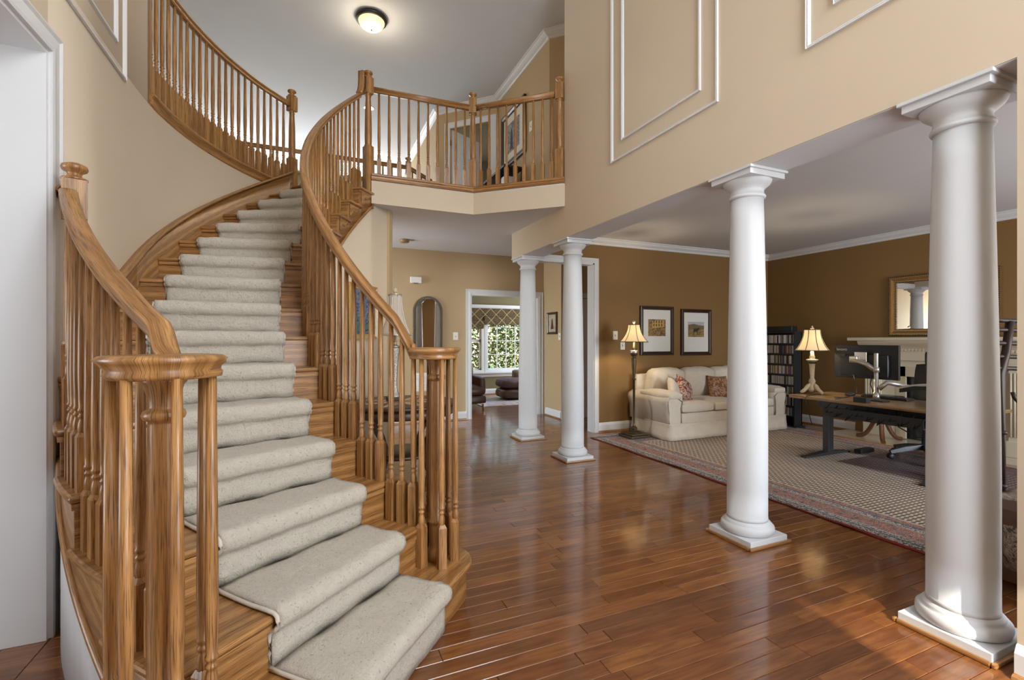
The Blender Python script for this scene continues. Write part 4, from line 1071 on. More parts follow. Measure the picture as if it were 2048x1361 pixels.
def floor_lamp():
    x, y = 4.065, 5.23; t = thing('floor_lamp', 'tall bronze floor lamp with a glowing cream bell shade beside the sofa', 'lamp', (x, y, 0))
    m = MB()
    m.box(x - .15, x + .15, y - .15, y + .15, .012, .045); m.box(x - .125, x + .125, y - .125, y + .125, .045, .07); m.lathe([(.10, .07), (.085, .085), (.05, .095), (.035, .11), (.05, .13), (.03, .15)], (x, y, 0), 16); m.build('base', 'bronze', t, bevel=.006)
    for sx in (-1, 1):
        for sy in (-1, 1):
            m = MB(); m.lathe([(.012, 0.009), (.022, .014), (.022, .026), (.01, .03)], (x + .13 * sx, y + .13 * sy, 0), 10); m.build('foot', 'bronze', t)
    m = MB(); m.lathe([(.018, .14), (.026, .155), (.018, .17), (.016, .20), (.0155, .78), (.030, .79), (.030, .80), (.016, .81), (.020, .84), (.030, .98), (.032, 1.08), (.026, 1.09), (.020, 1.095), (.044, 1.12), (.052, 1.15), (.050, 1.18), (.030, 1.20), (.036, 1.215), (.018, 1.23), (.014, 1.30)], (x, y, 0), 16); m.build('pole', 'bronze', t)
    m = MB(); m.lathe([(.051, 1.148), (.055, 1.155), (.055, 1.175), (.048, 1.19)], (x, y, 0), 16); m.build('collar', 'silver_metal', t)
    shade(t, (x, y, 1.305), .185, .075, .235, 'shade_lit', 6, 'pewter_frame')
    m = MB(); m.lathe([(.006, 1.53), (.006, 1.55), (.018, 1.562), (.024, 1.578), (.018, 1.592), (.008, 1.60), (.0, 1.607)], (x, y, 0), 12); m.build('finial', 'silver_metal', t)
    bulb((x, y, 1.42), 13)
floor_lamp()
def desk_lamp():
    x, y, z = 5.40, 3.66, .702; t = thing('table_lamp', 'cream carved table lamp with a lit bell shade on the far end of the desk', 'lamp', (x, y, z))
    for i in range(3):
        th = 2 * PI * i / 3 + .5; c, s_ = math.cos(th), math.sin(th); m = MB()
        m.tube([(x + c * r, y + s_ * r, z + h) for r, h in ((.015, .12), (.05, .085), (.075, .05), (.10, .03), (.125, .016))], .022, 8, [.7, 1.1, 1.0, 1.0, .7]); m.build('scroll_foot', 'cream_ceramic', t)
    m = MB(); m.lathe([(.03, .02), (.045, .06), (.036, .10), (.03, .125), (.036, .145), (.030, .165), (.021, .18), (.027, .30), (.031, .345), (.036, .35), (.040, .38), (.062, .392), (.062, .40), (.026, .41), (.032, .43), (.022, .45), (.018, .50)], (x, y, z), 18); m.build('stem', 'cream_ceramic', t)
    m = MB(); m.lathe([(.034, .350), (.041, .356), (.041, .380), (.036, .385)], (x, y, z), 18); m.build('stem_band', 'pewter_frame', t)
    shade(t, (x, y, z + .505), .174, .085, .245, 'shade_lit', 8, 'pewter_frame')
    m = MB(); m.lathe([(.005, .745), (.018, .755), (.020, .768), (.008, .778), (.010, .788), (0, .796)], (x, y, z), 12); m.build('finial', 'cream_ceramic', t)
    m = MB(); m.tube([(x + .03, y - .05, z + .01), (x - .12, y - .10, z + .004), (x - .30, y - .14, z + .005), (x - .35, y - .16, z - .02), (x - .352, y - .18, z - .1), (x - .33, y - .22, z - .3)], .004, 6); m.build('power_cord', 'black_plastic', t)
    bulb((x, y, z + .62), 10)
desk_lamp()

# ------------------------------------------------------------------ framed pictures on the sofa wall
def frame_rect(parent, name, mat, u0, u1, z0, z1, w, pos, depth, inner=0.0):
    """four mitred frame bars on a wall; pos(u, z, out) -> xyz"""
    pr = [(0, 0), (0, depth), (w * .35, depth * 1.1), (w * .7, depth * .7), (w, depth * .75), (w, 0)]
    cor = [(u0, z0, 1, 1), (u1, z0, -1, 1), (u1, z1, -1, -1), (u0, z1, 1, -1)]
    for i in range(4):
        a, b = cor[i], cor[(i + 1) % 4]; m = MB(); n = len(pr); L = math.hypot(b[0] - a[0], b[1] - a[1])
        m.add([pos(a[0] + a[2] * x, a[1] + a[3] * x, h) for x, h in pr]); m.add([pos(b[0] + b[2] * x, b[1] + b[3] * x, h) for x, h in pr])
        for j in range(n):
            j2 = (j + 1) % n; m.face((j, j2, n + j2, n + j), [(0, j * .01), (0, j * .01 + .01), (L, j * .01 + .01), (L, j * .01)])
        m.build(name, mat, parent, weld=True)
def quad(parent, name, mat, u0, u1, z0, z1, pos, h, th=.002):
    m = MB(); b = m.add([pos(u0, z0, h), pos(u1, z0, h), pos(u1, z1, h), pos(u0, z1, h), pos(u0, z0, h - th), pos(u1, z0, h - th), pos(u1, z1, h - th), pos(u0, z1, h - th)])
    for q in ((0, 1, 2, 3), (4, 7, 6, 5), (0, 4, 5, 1), (1, 5, 6, 2), (2, 6, 7, 3), (3, 7, 4, 0)): m.face(q)
    return m.build(name, mat, parent)
def polyprint(parent, name, mat, pts, pos, h):
    m = MB(); m.add([pos(u, z, h) for u, z in pts]); m.face(range(len(pts))); return m.build(name, mat, parent)
def wall_pos_y(Y): return lambda u, z, o: (u, Y - .002 - o, z)
plain('print_dark', (.03, .02, .015), .6); plain('print_sky', (.42, .46, .50), .6); plain('print_hill', (.17, .12, .06), .6, var=.4, scale=30); plain('print_ochre', (.50, .30, .08), .6, var=.3, scale=40); plain('print_maroon', (.10, .015, .02), .6)
for (x0, x1, z0, z1, lb, kind) in ((4.556, 5.189, 1.100, 1.845, 'dark framed street scene in a wide white mat, nearer the floor lamp', 0), (5.345, 5.965, 1.088, 1.818, 'dark framed print of a horse in a dry landscape, right of the street scene', 1)):
    t = thing('framed_picture', lb, 'picture', ((x0 + x1) / 2, LY, z0), 'pictures over the sofa'); ps = wall_pos_y(LY)
    frame_rect(t, 'frame_bar', 'frame_brown', x0, x1, z0, z1, .055, ps, .03)
    quad(t, 'mat_board', 'paper_white', x0 + .05, x1 - .05, z0 + .05, z1 - .05, ps, .012)
    cx_ = (x0 + x1) / 2; pw = .165; pz0, pz1 = z0 + .29, z1 - .20
    pic = quad(t, 'picture_print', 'print_street' if kind == 0 else 'print_field', cx_ - pw, cx_ + pw, pz0, pz1, ps, .014)
    if kind == 0:
        polyprint(t, 'printed_facade', 'print_ochre', [(cx_ - .09, pz0 + .12), (cx_ + .14, pz0 + .14), (cx_ + .14, pz1 - .01), (cx_ - .09, pz1 - .02)], ps, .0148)
        for i in range(4):
            for j in range(2): polyprint(t, 'printed_window', 'print_dark', [(cx_ - .07 + .05 * i, pz0 + .15 + .05 * j), (cx_ - .052 + .05 * i, pz0 + .15 + .05 * j), (cx_ - .052 + .05 * i, pz0 + .185 + .05 * j), (cx_ - .07 + .05 * i, pz0 + .185 + .05 * j)], ps, .0154)
    else:
        polyprint(t, 'printed_sky', 'print_sky', [(cx_ - pw, pz1), (cx_ - pw, pz1 - .05), (cx_ - .05, pz1 - .03), (cx_ + .05, pz1 - .05), (cx_ + pw, pz1 - .06), (cx_ + pw, pz1)], ps, .0148)
        polyprint(t, 'printed_hill', 'print_hill', [(cx_ - pw, pz1 - .05), (cx_ - pw, pz1 - .11), (cx_ + pw, pz1 - .12), (cx_ + pw, pz1 - .06), (cx_ + .05, pz1 - .05), (cx_ - .05, pz1 - .03)], ps, .0148)
        h = [(-.06, .10), (-.055, .03), (-.045, .03), (-.042, .08), (.015, .085), (.02, .03), (.03, .03), (.032, .095), (.05, .12), (.075, .125), (.07, .14), (.045, .15), (.02, .135), (-.05, .135)]
        polyprint(t, 'printed_horse', 'print_dark', [(cx_ + u, pz0 + z) for u, z in h], ps, .0152)

# ------------------------------------------------------------------ CD tower
def cd_tower():
    # two shallow racks with cases on their long side; long face looks at the foyer
    x0, x1, y0, y1, zt = 6.74, 6.91, 4.84, 5.36, 1.46
    t = thing('cd_tower', 'tall black media tower packed with cases in the corner', 'shelf', (6.84, 5.1, 0)); B = 'black_metal'
    m = MB(); m.box(x1 - .015, x1, y0, y1, .02, zt); m.build('back_panel', B, t)
    for ya, yb in ((y0, y0 + .018), (y1 - .018, y1)):
        m = MB(); m.box(x0, x1, ya, yb, .02, zt); m.build('side_panel', B, t)
    m = MB(); m.box(x0 - .05, x1, y0 - .05, y1 + .02, 0, .025); m.build('base', B, t)
    m = MB(); m.box(x0 - .01, x1, y0 - .01, y1, zt - .02, zt); m.build('top_panel', B, t)
    n = 9; zs = [.17 + (zt - .02 - .17) / (n - 1) * i for i in range(n)]
    for z in zs[:-1]:
        m = MB(); m.box(x0, x1 - .015, y0 + .018, y1 - .018, z - .022, z); m.build('shelf', B, t)
    cols = [('case_white', (.62, .60, .56)), ('case_grey', (.22, .21, .21)), ('case_black', (.02, .02, .022)), ('case_tan', (.42, .30, .18)), ('case_green', (.10, .16, .07)), ('case_red', (.28, .06, .05)), ('case_blue', (.07, .09, .20)), ('case_silver', (.45, .45, .46))]
    for k, c in cols: plain(k, c, .35, var=.1, scale=30)
    r = random.Random(5); sh = {}; cnt = 0
    for i in range(n - 1):
        y = y0 + .024; h0 = zs[1] - zs[0] - .022
        while y < y1 - .034:
            w = r.choice((.0145, .0145, .019, .023)); key = r.choices([c[0] for c in cols], (5, 3, 3, 3, 1, 1, 1, 3))[0]; h = .125 if r.random() < .9 else .118
            if cnt < 296:
                k = (w, key, h)
                if k not in sh:
                    m = MB(); m.box(0, .135, 0, w * .93, 0, h); o = m.build('media_case', key, org=(0, 0, 0)); sh[k] = o
                else:
                    o = sh[k].copy(); COL.objects.link(o)
                o.location = (x0 + .012 + r.uniform(0, .008), y, zs[i] + .0005)
                sn = ('lowest', 'second lowest', 'third lowest', 'fourth lowest', 'fourth highest', 'third highest', 'second highest', 'top')[i]
                o['label'] = '%s %s disc case on the %s filled shelf of the black tower' % ('thick' if w > .02 else 'slim', key[5:], sn); o['category'] = 'disc case'; o['group'] = 'disc cases in the black tower'
                cnt += 1
            y += w
    print('cases', cnt)
    m = MB(); m.box(x0 + .02, x1 - .02, y0 + .06, y1 - .04, zt + .001, zt + .085)
    one(m, 'storage_box', 'black_plastic', 'flat black box lying on top of the media tower', 'box', (6.84, 5.1, zt + .001), bevel=.006)
cd_tower()
# ------------------------------------------------------------------ fireplace, mantel, hearth
oak('cherry_wood', (0.20, 0.075, 0.028), (0.13, 0.045, 0.017), (0.04, 0.014, 0.006), 0.3, 0.3)
def fireplace():
    xf = LX - .10; yc = 3.27; t = thing('fireplace', 'cream fireplace with fluted pilasters and a dentil mantel shelf', 'fireplace', (xf, yc, 0)); M = 'cream_paint'
    m = MB(); m.box(LX - .10, LX, yc - .85, yc - .47, .02, 1.20); m.box(LX - .10, LX, yc + .47, yc + .85, .02, 1.20); m.box(LX - .10, LX, yc - .85, yc + .85, .98, 1.20); m.build('surround', M, t)
    for s in (-1, 1):
        y = yc + s * .74
        m = MB(); m.box(xf - .035, xf, y - .12, y + .12, .02, .20); m.build('pilaster_base', M, t, bevel=.006)
        m = MB(); m.box(xf - .022, xf, y - .10, y + .10, .20, 1.0); m.build('pilaster', M, t)
        for i in range(6):
            yy = y - .08 + .032 * i; m = MB(); m.lathe([(.011, .25), (.011, .96)], (xf - .024, yy, 0), 8); m.build('flute', M, t)
        m = MB(); m.box(xf - .03, xf, y - .115, y + .115, 1.0, 1.06); m.build('pilaster_cap', M, t, bevel=.006)
    m = MB(); m.box(xf - .03, xf, yc - .85, yc + .85, 1.06, 1.20); m.build('frieze', M, t, bevel=.004)
    m = MB(); m.sweep([(xf - .03, yc + .88, 1.19), (xf - .03, yc - .88, 1.19)], [(-.04, .0), (.012, 0), (.018, .02), (.04, .05), (.085, .09), (.10, .115), (.10, .13), (-.04, .13)], smooth=False); m.build('mantel_moulding', M, t, weld=True)
    for i in range(44):
        y = yc + .84 - i * .039; m = MB(); m.box(xf - .052, xf - .03, y - .011, y + .011, 1.185, 1.215); m.build('dentil', M, t)
    m = MB(); m.box(xf - .16, LX - .001, yc - 1.0, yc + 1.0, 1.32, 1.365); m.build('mantel_shelf', M, t, bevel=.010)
    m = MB(); m.box(LX - .03, LX - .001, yc - .47, yc + .47, .03, .98); m.build('firebox', 'black_plastic', t)
    m = MB(); m.box(xf - .004, xf + .03, yc - .47, yc - .36, .03, .98); m.box(xf - .004, xf + .03, yc + .36, yc + .47, .03, .98); m.box(xf - .004, xf + .03, yc - .47, yc + .47, .85, .98); m.build('stone_slip', 'hearth_tile', t)
    m = MB(); m.box(6.62, LX - .002, yc - .98, yc + 1.12, 0.0005, .02); o = one(m, 'hearth_slab', 'hearth_tile', 'cream stone hearth slab set in the floor before the fireplace', 'hearth', (6.95, yc, 0))
    m = MB(); m.box(6.60, 6.62, yc - 1.0, yc + 1.14, 0.0, .024, 1); m.build('hearth_border', 'oak', o)
    # small pedestal table on the hearth, mostly behind the desk
    px, py = 6.86, 3.74; g = thing('pedestal_table', 'small reddish-brown pedestal table with curved feet behind the office chair', 'table', (px, py, .0205)); W_ = 'cherry_wood'
    for i in range(3):
        th = rad(95 + 120 * i); c, s_ = math.cos(th), math.sin(th); m = MB()
        m.tube(chaikin([(px + c * r, py + s_ * r, h) for r, h in ((.02, .34), (.07, .27), (.13, .13), (.20, .05), (.27, .038))], 1), .026, 8); m.build('curved_foot', W_, g)
    m = MB(); m.lathe([(.03, .22), (.045, .28), (.035, .36), (.025, .42), (.04, .48), (.03, .58)], (px, py, 0), 14); m.build('pedestal', W_, g)
    m = MB(); m.lathe([(0, .58), (.20, .58), (.21, .59), (.20, .605), (0, .605)], (px, py, 0), 28); m.build('table_top', W_, g)
fireplace()
def mantel_mirror():
    y0, y1, z0, z1 = 2.735, 3.86, 1.39, 2.18; t = thing('mantel_mirror', 'gold beaded rectangular mirror standing over the mantel', 'mirror', (LX, 3.3, z0)); ps = lambda u, z, o: (LX - .002 - o, u, z)
    frame_rect(t, 'frame_bar', 'gold_frame', y0, y1, z0, z1, .085, ps, .035)
    for (off, r) in ((.004, .009), (.082, .007)):
        m = MB(); a, b, c, d = y0 + off, y1 - off, z0 + off, z1 - off
        for (pa, pb) in (((a, c), (b, c)), ((b, c), (b, d)), ((b, d), (a, d)), ((a, d), (a, c))):
            L = math.dist(pa, pb); n = int(L / .022)
            for i in range(n):
                f = i / n; u = pa[0] + (pb[0] - pa[0]) * f; z = pa[1] + (pb[1] - pa[1]) * f
                m.lathe([(0, -r), (r * .7, -r * .7), (r, 0), (r * .7, r * .7), (0, r)], ps(u, z, .034), 6)
        o = m.build('beading', 'dark_bronze', t); o['kind'] = 'stuff'
    quad(t, 'mirror_glass', 'mirror_glass', y0 + .08, y1 - .08, z0 + .08, z1 - .08, ps, .02)
mantel_mirror()

# ------------------------------------------------------------------ standing desk
DX0, DX1, DY0, DY1, DZ = 5.08, 5.86, 2.12, 3.74, .70
def desk():
    t = thing('standing_desk', 'standing desk with a rustic wood top on dark steel T-shaped legs', 'desk', (5.47, 2.9, 0))
    n = 5; w = (DX1 - DX0) / n
    for i in range(n):
        m = MB(); xa = DX0 + w * i
        pts = [(xa + .001, DY0), (xa + w - .001, DY0), (xa + w - .001, DY1), (xa + .001, DY1)]
        if i == 0: pts = [(xa + .03, DY0), (xa + w - .001, DY0), (xa + w - .001, DY1), (xa + .03, DY1), (xa, DY1 - .03), (xa, DY0 + .03)]
        m.prism(pts, DZ - .032, DZ, (0, 1)); m.build('top_plank', 'rustic_wood', t, bevel=.003)
    for y in (DY1 - .20, DY0 + .30):
        m = MB(); m.box(5.455, 5.545, y - .035, y + .035, .04, .60); o = m.build('leg', 'grey_metal', t, bevel=.004)
        m = MB(); m.box(5.465, 5.535, y - .028, y + .028, .55, DZ - .06); m.build('inner_leg', 'grey_metal', o)
        m = MB(); b = m.add([(5.08, y - .04, .012), (5.84, y - .04, .012), (5.84, y + .04, .012), (5.08, y + .04, .012), (5.08, y - .035, .028), (5.40, y - .04, .05), (5.60, y - .04, .05), (5.84, y - .035, .028), (5.84, y + .035, .028), (5.60, y + .04, .05), (5.40, y + .04, .05), (5.08, y + .035, .028)])
        for q in ((0, 3, 2, 1), (0, 1, 7, 6, 5, 4), (2, 3, 11, 10, 9, 8), (4, 5, 10, 11), (5, 6, 9, 10), (6, 7, 8, 9), (0, 4, 11, 3), (1, 2, 8, 7)): m.face([b + i for i in q])
        m.build('foot', 'grey_metal', t, bevel=.004)
    m = MB(); m.box(5.44, 5.56, DY0 + .2, DY1 - .12, DZ - .15, DZ - .033); m.build('crossbar', 'black_metal', t)
    m = MB(); m.box(5.18, 5.44, DY0 + .35, DY1 - .35, DZ - .20, DZ - .19); m.box(5.18, 5.19, DY0 + .35, DY1 - .35, DZ - .19, DZ - .10); m.build('cable_tray', 'black_metal', t)
    m = MB()
    for i in range(10):
        y = DY1 - .42 - i * .10; m.tube([(5.20, y, DZ - .10), (5.17, y + .03, DZ - .16 - .03 * (i % 3)), (5.18, y - .03, DZ - .15), (5.22, y - .06, DZ - .08)], .006, 5)
    m.tube([(5.3, 2.75, DZ - .05), (5.16, 2.66, DZ - .20), (5.15, 2.50, DZ - .27), (5.16, 2.36, DZ - .22), (5.2, 2.32, DZ - .06)], .006, 5)
    o = m.build('cables', 'black_plastic', t); o['kind'] = 'stuff'
    m = MB(); m.lathe([(0, 0), (.04, 0), (.04, .004), (0, .004)], (5.30, 3.30, DZ + .0005), 20); m.build('grommet', 'black_plastic', t)
desk()
def monitor():
    xm = 5.50; t = thing('computer_monitor', 'black computer monitor seen from behind on a silver arm', 'monitor', (xm, 3.15, .88))
    y0, y1, z0, z1 = 2.83, 3.47, .915, 1.275
    m = MB(); m.box(xm, xm + .03, y0, y1, z0, z1); m.build('panel', 'black_plastic', t, bevel=.006)
    m = MB(); m.rbox((xm - .012, (y0 + y1) / 2, z0 + .14), (.05, .48, .24), .02, n=4); m.build('rear_housing', 'black_plastic', t)
    m = MB(); m.box(xm - .039, xm - .036, 3.33, 3.42, z1 - .125, z1 - .10); m.build('handle_slot', 'grey_metal', t)
    c = bpy.data.curves.new('logo', 'FONT'); c.body = 'lenovo'; c.size = .042; c.extrude = .0006
    tmp = bpy.data.objects.new('logo_tmp', c); COL.objects.link(tmp); dg = bpy.context.evaluated_depsgraph_get(); me = bpy.data.meshes.new_from_object(tmp.evaluated_get(dg)); bpy.data.objects.remove(tmp)
    o = bpy.data.objects.new('logo_lettering', me); COL.objects.link(o); me.materials.append(MATS['paper_white']); o.parent = t
    o.location = (xm - .0015 - xm, 3.445 - 3.15, z1 - .062 - .88); o.rotation_euler = (rad(90), 0, rad(-90)); WL[o] = WL[t]
    m = MB(); m.box(xm + .03, xm + .0305, y0 + .01, y1 - .01, z0 + .012, z1 - .01); m.build('screen', 'black_plastic', t)
    # arm
    a = thing('monitor_arm', 'silver clamp-on monitor arm with a round pole on the desk', 'monitor arm', (5.35, 2.96, DZ))
    px, py = 5.35, 2.955
    m = MB(); m.box(px - .05, px + .06, py - .09, py + .09, DZ + .0005, DZ + .012); m.build('clamp', 'black_metal', a)
    m = MB(); m.box(px - .275, px - .20, py - .06, py + .06, DZ + .0005, DZ + .05); m.build('edge_clamp', 'black_metal', a)
    m = MB(); m.lathe([(.03, .012), (.03, .09), (.019, .092), (.019, .49), (.017, .495)], (px, py, DZ), 18); m.build('pole', 'silver_metal', a)
    m = MB(); m.lathe([(.028, .30), (.028, .35)], (px, py, DZ), 18); m.build('collar', 'silver_metal', a)
    p0, p1 = Vector((px, py + .02, DZ + .325)), Vector((5.40, 3.23, DZ + .41))
    m = MB(); m.sweep([p0, p0.lerp(p1, .3) + Vector((0, 0, .025)), p0.lerp(p1, .7) + Vector((0, 0, .02)), p1], [(-.018, -.018), (.018, -.018), (.018, .018), (-.018, .018)], level=False); m.build('arm_link', 'silver_metal', a)
    m = MB(); m.box(5.395, 5.44, 3.17, 3.25, DZ + .385, DZ + .455); m.build('tilt_head', 'silver_metal', a, bevel=.006)
    m = MB(); m.box(5.438, 5.450, 3.10, 3.22, DZ + .38, DZ + .50); m.build('mount_plate', 'silver_metal', a, bevel=.003)
    p2 = Vector((5.50, 2.74, DZ + .16)); m = MB(); m.sweep([(px, py - .02, DZ + .13), (px + .04, py - .08, DZ + .20), p2], [(-.018, -.025), (.018, -.025), (.018, .02), (-.018, .02)], level=False); m.build('lower_link', 'silver_metal', a)
    for pts in ([(5.46, 3.24, .95), (5.44, 3.20, .86), (5.42, 3.18, .76), (5.3, 3.20, .72), (5.12, 3.22, .705), (5.075, 3.24, .66), (5.09, 3.3, .60)], [(5.47, 3.06, .96), (5.42, 3.05, .86), (5.38, 3.0, .79), (5.36, 2.98, .74)]):
        m = MB(); m.tube(pts, .0055, 6); m.build('cable', 'black_plastic', a)
monitor()
def printer_and_chair():
    # laptop on a tray
    t = thing('laptop_tray', 'white and black laptop stand at the right end of the desk', 'laptop', (5.5, 2.5, DZ))
    m = MB(); P = [(5.44, 2.72, DZ + .165), (5.44, 2.60, DZ + .20), (5.44, 2.42, DZ + .215), (5.44, 2.25, DZ + .20)]
    m.sweep(P, [(-.02, -.012), (.16, -.012), (.16, .006), (-.02, .006)], smooth=False); m.build('tray', 'white_metal', t, bevel=.004, weld=True)
    m = MB(); m.sweep([(x, y, z - .013) for x, y, z in P], [(-.018, -.035), (.15, -.035), (.15, 0), (-.018, 0)], smooth=False); m.build('tray_underside', 'black_plastic', t, weld=True)
    m = MB(); m.box(5.50, 5.56, 2.38, 2.50, DZ + .001, DZ + .17); m.build('tray_post', 'black_metal', t)
    m = MB(); m.box(5.46, 5.60, 2.28, 2.58, DZ + .222, DZ + .236); m.build('laptop_base', 'grey_metal', t, bevel=.004)
    m = MB(); m.obox((5.475, 2.43, DZ + .30), ((1, 0, .2), (0, 1, 0), (-.2, 0, 1)), (.006, .16, .085)); m.build('laptop_lid', 'grey_metal', t, bevel=.004)
    t = thing('keyboard', 'low black keyboard lying across the desk', 'keyboard', (5.68, 3.0, DZ)); m = MB(); m.box(5.62, 5.76, 2.82, 3.26, DZ + .001, DZ + .02); m.build('keyboard_case', 'black_plastic', t, bevel=.004)
    m = MB()
    for i in range(14):
        for j in range(4): m.box(5.632 + j * .03, 5.655 + j * .03, 2.84 + i * .029, 2.863 + i * .029, DZ + .02, DZ + .026)
    o = m.build('keys', 'grey_metal', t); o['kind'] = 'stuff'
    m = MB(); m.rbox((5.60, 3.36, DZ + .018), (.11, .065, .034), .016, (0, 0, .004), 6); one(m, 'computer_mouse', 'grey_metal', 'small dark computer mouse on the desk behind the keyboard', 'mouse', (5.60, 3.36, DZ))
    m = MB(); m.box(5.3, 5.42, 2.30, 2.44, DZ + .001, DZ + .012); one(m, 'notebook', 'black_plastic', 'thin black notebook on the desk edge near the laptop stand', 'notebook', (5.36, 2.37, DZ), bevel=.003)
    # office chair
    cx_, cy_ = 6.15, 2.92; t = thing('office_chair', 'black mesh office chair on castors behind the desk', 'chair', (cx_, cy_, .022))
    for i in range(5):
        th = rad(148 + 72 * i); c, s_ = math.cos(th), math.sin(th)
        m = MB(); m.sweep([(cx_ + c * .03, cy_ + s_ * .03, .17), (cx_ + c * .20, cy_ + s_ * .20, .145), (cx_ + c * .34, cy_ + s_ * .34, .105)], [(-.03, -.03), (.03, -.03), (.022, .02), (-.022, .02)], level=False, smooth=False, scales=[1.1, .9, .65]); o = m.build('base_spoke', 'grey_metal', t, weld=True)
        e = (cx_ + c * .335, cy_ + s_ * .335)
        for sg in (-1, 1):
            m = MB(); m.lathe([(.004, -.012), (.026, -.012), (.030, -.007), (.030, .007), (.026, .012), (.004, .012)], (e[0] - s_ * .018 * sg, e[1] + c * .018 * sg, .053), 16, axis=(-s_, c, 0)); m.build('castor_wheel', 'black_plastic', o)
        m = MB(); m.lathe([(.009, .06), (.009, .11)], (e[0], e[1], 0), 8); m.build('castor_stem', 'black_metal', o)
    m = MB(); m.lathe([(.045, .13), (.045, .19), (.028, .20), (.028, .30), (.018, .305), (.018, .42)], (cx_, cy_, 0), 16); m.build('gas_column', 'black_metal', t)
    m = MB(); m.box(cx_ - .12, cx_ + .12, cy_ - .10, cy_ + .10, .40, .45); m.build('tilt_mechanism', 'black_metal', t, bevel=.01)
    m = MB(); m.rbox((cx_, cy_, .49), (.50, .50, .085), .04, (0, 0, .012), 8); m.build('seat', 'black_plastic', t)
    m = MB(); M = Matrix.Rotation(rad(10), 3, 'Y'); m.rbox((cx_ + .26, cy_, .80), (.06, .46, .52), .03, (.012, 0, 0), 8, M); m.build('backrest', 'black_plastic', t)
    m = MB(); m.sweep([(cx_ + .05, cy_, .43), (cx_ + .25, cy_, .45), (cx_ + .31, cy_, .60), (cx_ + .32, cy_, 1.02)], [(-.03, -.012), (.03, -.012), (.03, .012), (-.03, .012)], level=False); m.build('back_support', 'grey_metal', t)
    m = MB(); m.rbox((cx_ + .30, cy_ - .02, 1.12), (.05, .32, .16), .03, n=6); m.build('headrest', 'black_plastic', t)
    for s_ in (-1, 1):
        m = MB(); m.box(cx_ - .02, cx_ + .03, cy_ + s_ * .28 - .012, cy_ + s_ * .28 + .012, .47, .66); m.build('arm_post', 'grey_metal', t)
        m = MB(); m.rbox((cx_ - .02, cy_ + s_ * .28, .675), (.26, .08, .03), .014, n=5); m.build('arm_pad', 'black_plastic', t)
    # power strip box on the floor
    m = MB(); m.box(5.80, 6.05, 3.36, 3.44, .022, .07); one(m, 'power_strip', 'black_plastic', 'black power box on the rug behind the desk leg', 'power strip', (5.9, 3.4, .022), bevel=.006)
    m = MB(); m.rbox((5.19, 2.20, .045), (.10, .22, .05), .015, n=4); one(m, 'foot_pedal', 'black_plastic', 'low black foot pedal on the rug by the right column', 'pedal', (5.19, 2.20, .02))
printer_and_chair()
# ------------------------------------------------------------------ iron stand and upholstered bench glimpsed at the right
def stand():
    x, y = 4.06, 1.52; t = thing('iron_stand', 'tall dark wrought-iron stand with scrolls glimpsed beside the right column', 'stand', (x, y, 0)); I = 'iron_brown'
    rt = Vector((math.cos(YAW), -math.sin(YAW), 0)); P = lambda u, z: Vector((x, y, 0)) + rt * u + Vector((0, 0, z))
    m = MB(); m.tube([P(.0, .02), P(.0, .5), P(.0, 1.12), P(.03, 1.26), P(.055, 1.45)], .022, 8); m.build('post', I, t)
    for (z, dz) in ((1.455, .02), (1.395, .0), (1.31, 0), (1.225, 0), (1.15, .015)):
        m = MB(); m.tube([P(-.13, z + dz), P(0, z), P(.15, z - .005), P(.30, z + dz)], .014, 7); m.build('crossbar', I, t)
    m = MB(); sp = [P(.155 + (.085 - .011 * k / 3) * math.cos(PI + k * .42), .995 + (.085 - .011 * k / 3) * math.sin(PI + k * .42)) for k in range(22)]; m.tube(sp, .011, 7); m.build('scroll', I, t)
    for z in (.74, .40):
        m = MB(); m.lathe([(.024, -.012), (.032, 0), (.024, .012)], P(0, z), 10); m.build('knuckle', I, t)
    m = MB(); m.tube([P(.30, .02), P(.30, .6), P(.29, 1.46)], .018, 8); m.build('post', I, t)
    for u in (-.16, .46): 
        m = MB(); m.tube([P(.15, .12), P(.15 + (u - .15) * .6, .07), P(u, .02)], .014, 7); m.build('foot', I, t)
stand()
def bench():
    t = thing('upholstered_bench', 'low dark brown upholstered bench with a patterned throw, between column and pier', 'bench', (3.6, 1.21, 0))
    m = MB(); m.rbox((3.62, 1.20, .26), (.60, .40, .40), .05, (0, 0, .01), 8); m.build('seat', 'leather_brown', t)
    for (a, b) in ((3.38, 1.06), (3.86, 1.06), (3.38, 1.34), (3.86, 1.34)):
        m = MB(); m.lathe([(.015, 0), (.022, .03), (.026, .08)], (a, b, .0165), 10); m.build('leg', 'dark_wood', t)
    m = MB(); n = 12
    for i in range(n + 1):
        for j in range(n + 1):
            u, v = i / n, j / n; z = .475 + .008 * math.sin(u * 14) * math.sin(v * 11); xx = 3.36 + .46 * u; yy = 1.04 + .30 * v
            if u < .25: xx = 3.312 - .01 * math.sin(v * 16); z = .475 - (.25 - u) * 1.3 + .004 * math.sin(v * 20)
            m.v.append((xx, yy, z))
    for i in range(n):
        for j in range(n): m.face((i * (n + 1) + j, (i + 1) * (n + 1) + j, (i + 1) * (n + 1) + j + 1, i * (n + 1) + j + 1), None, True)
    one(m, 'throw_blanket', 'throw_pattern', 'patterned woven throw draped over the low brown bench', 'blanket', (3.6, 1.2, .47), solid=.006)
bench()
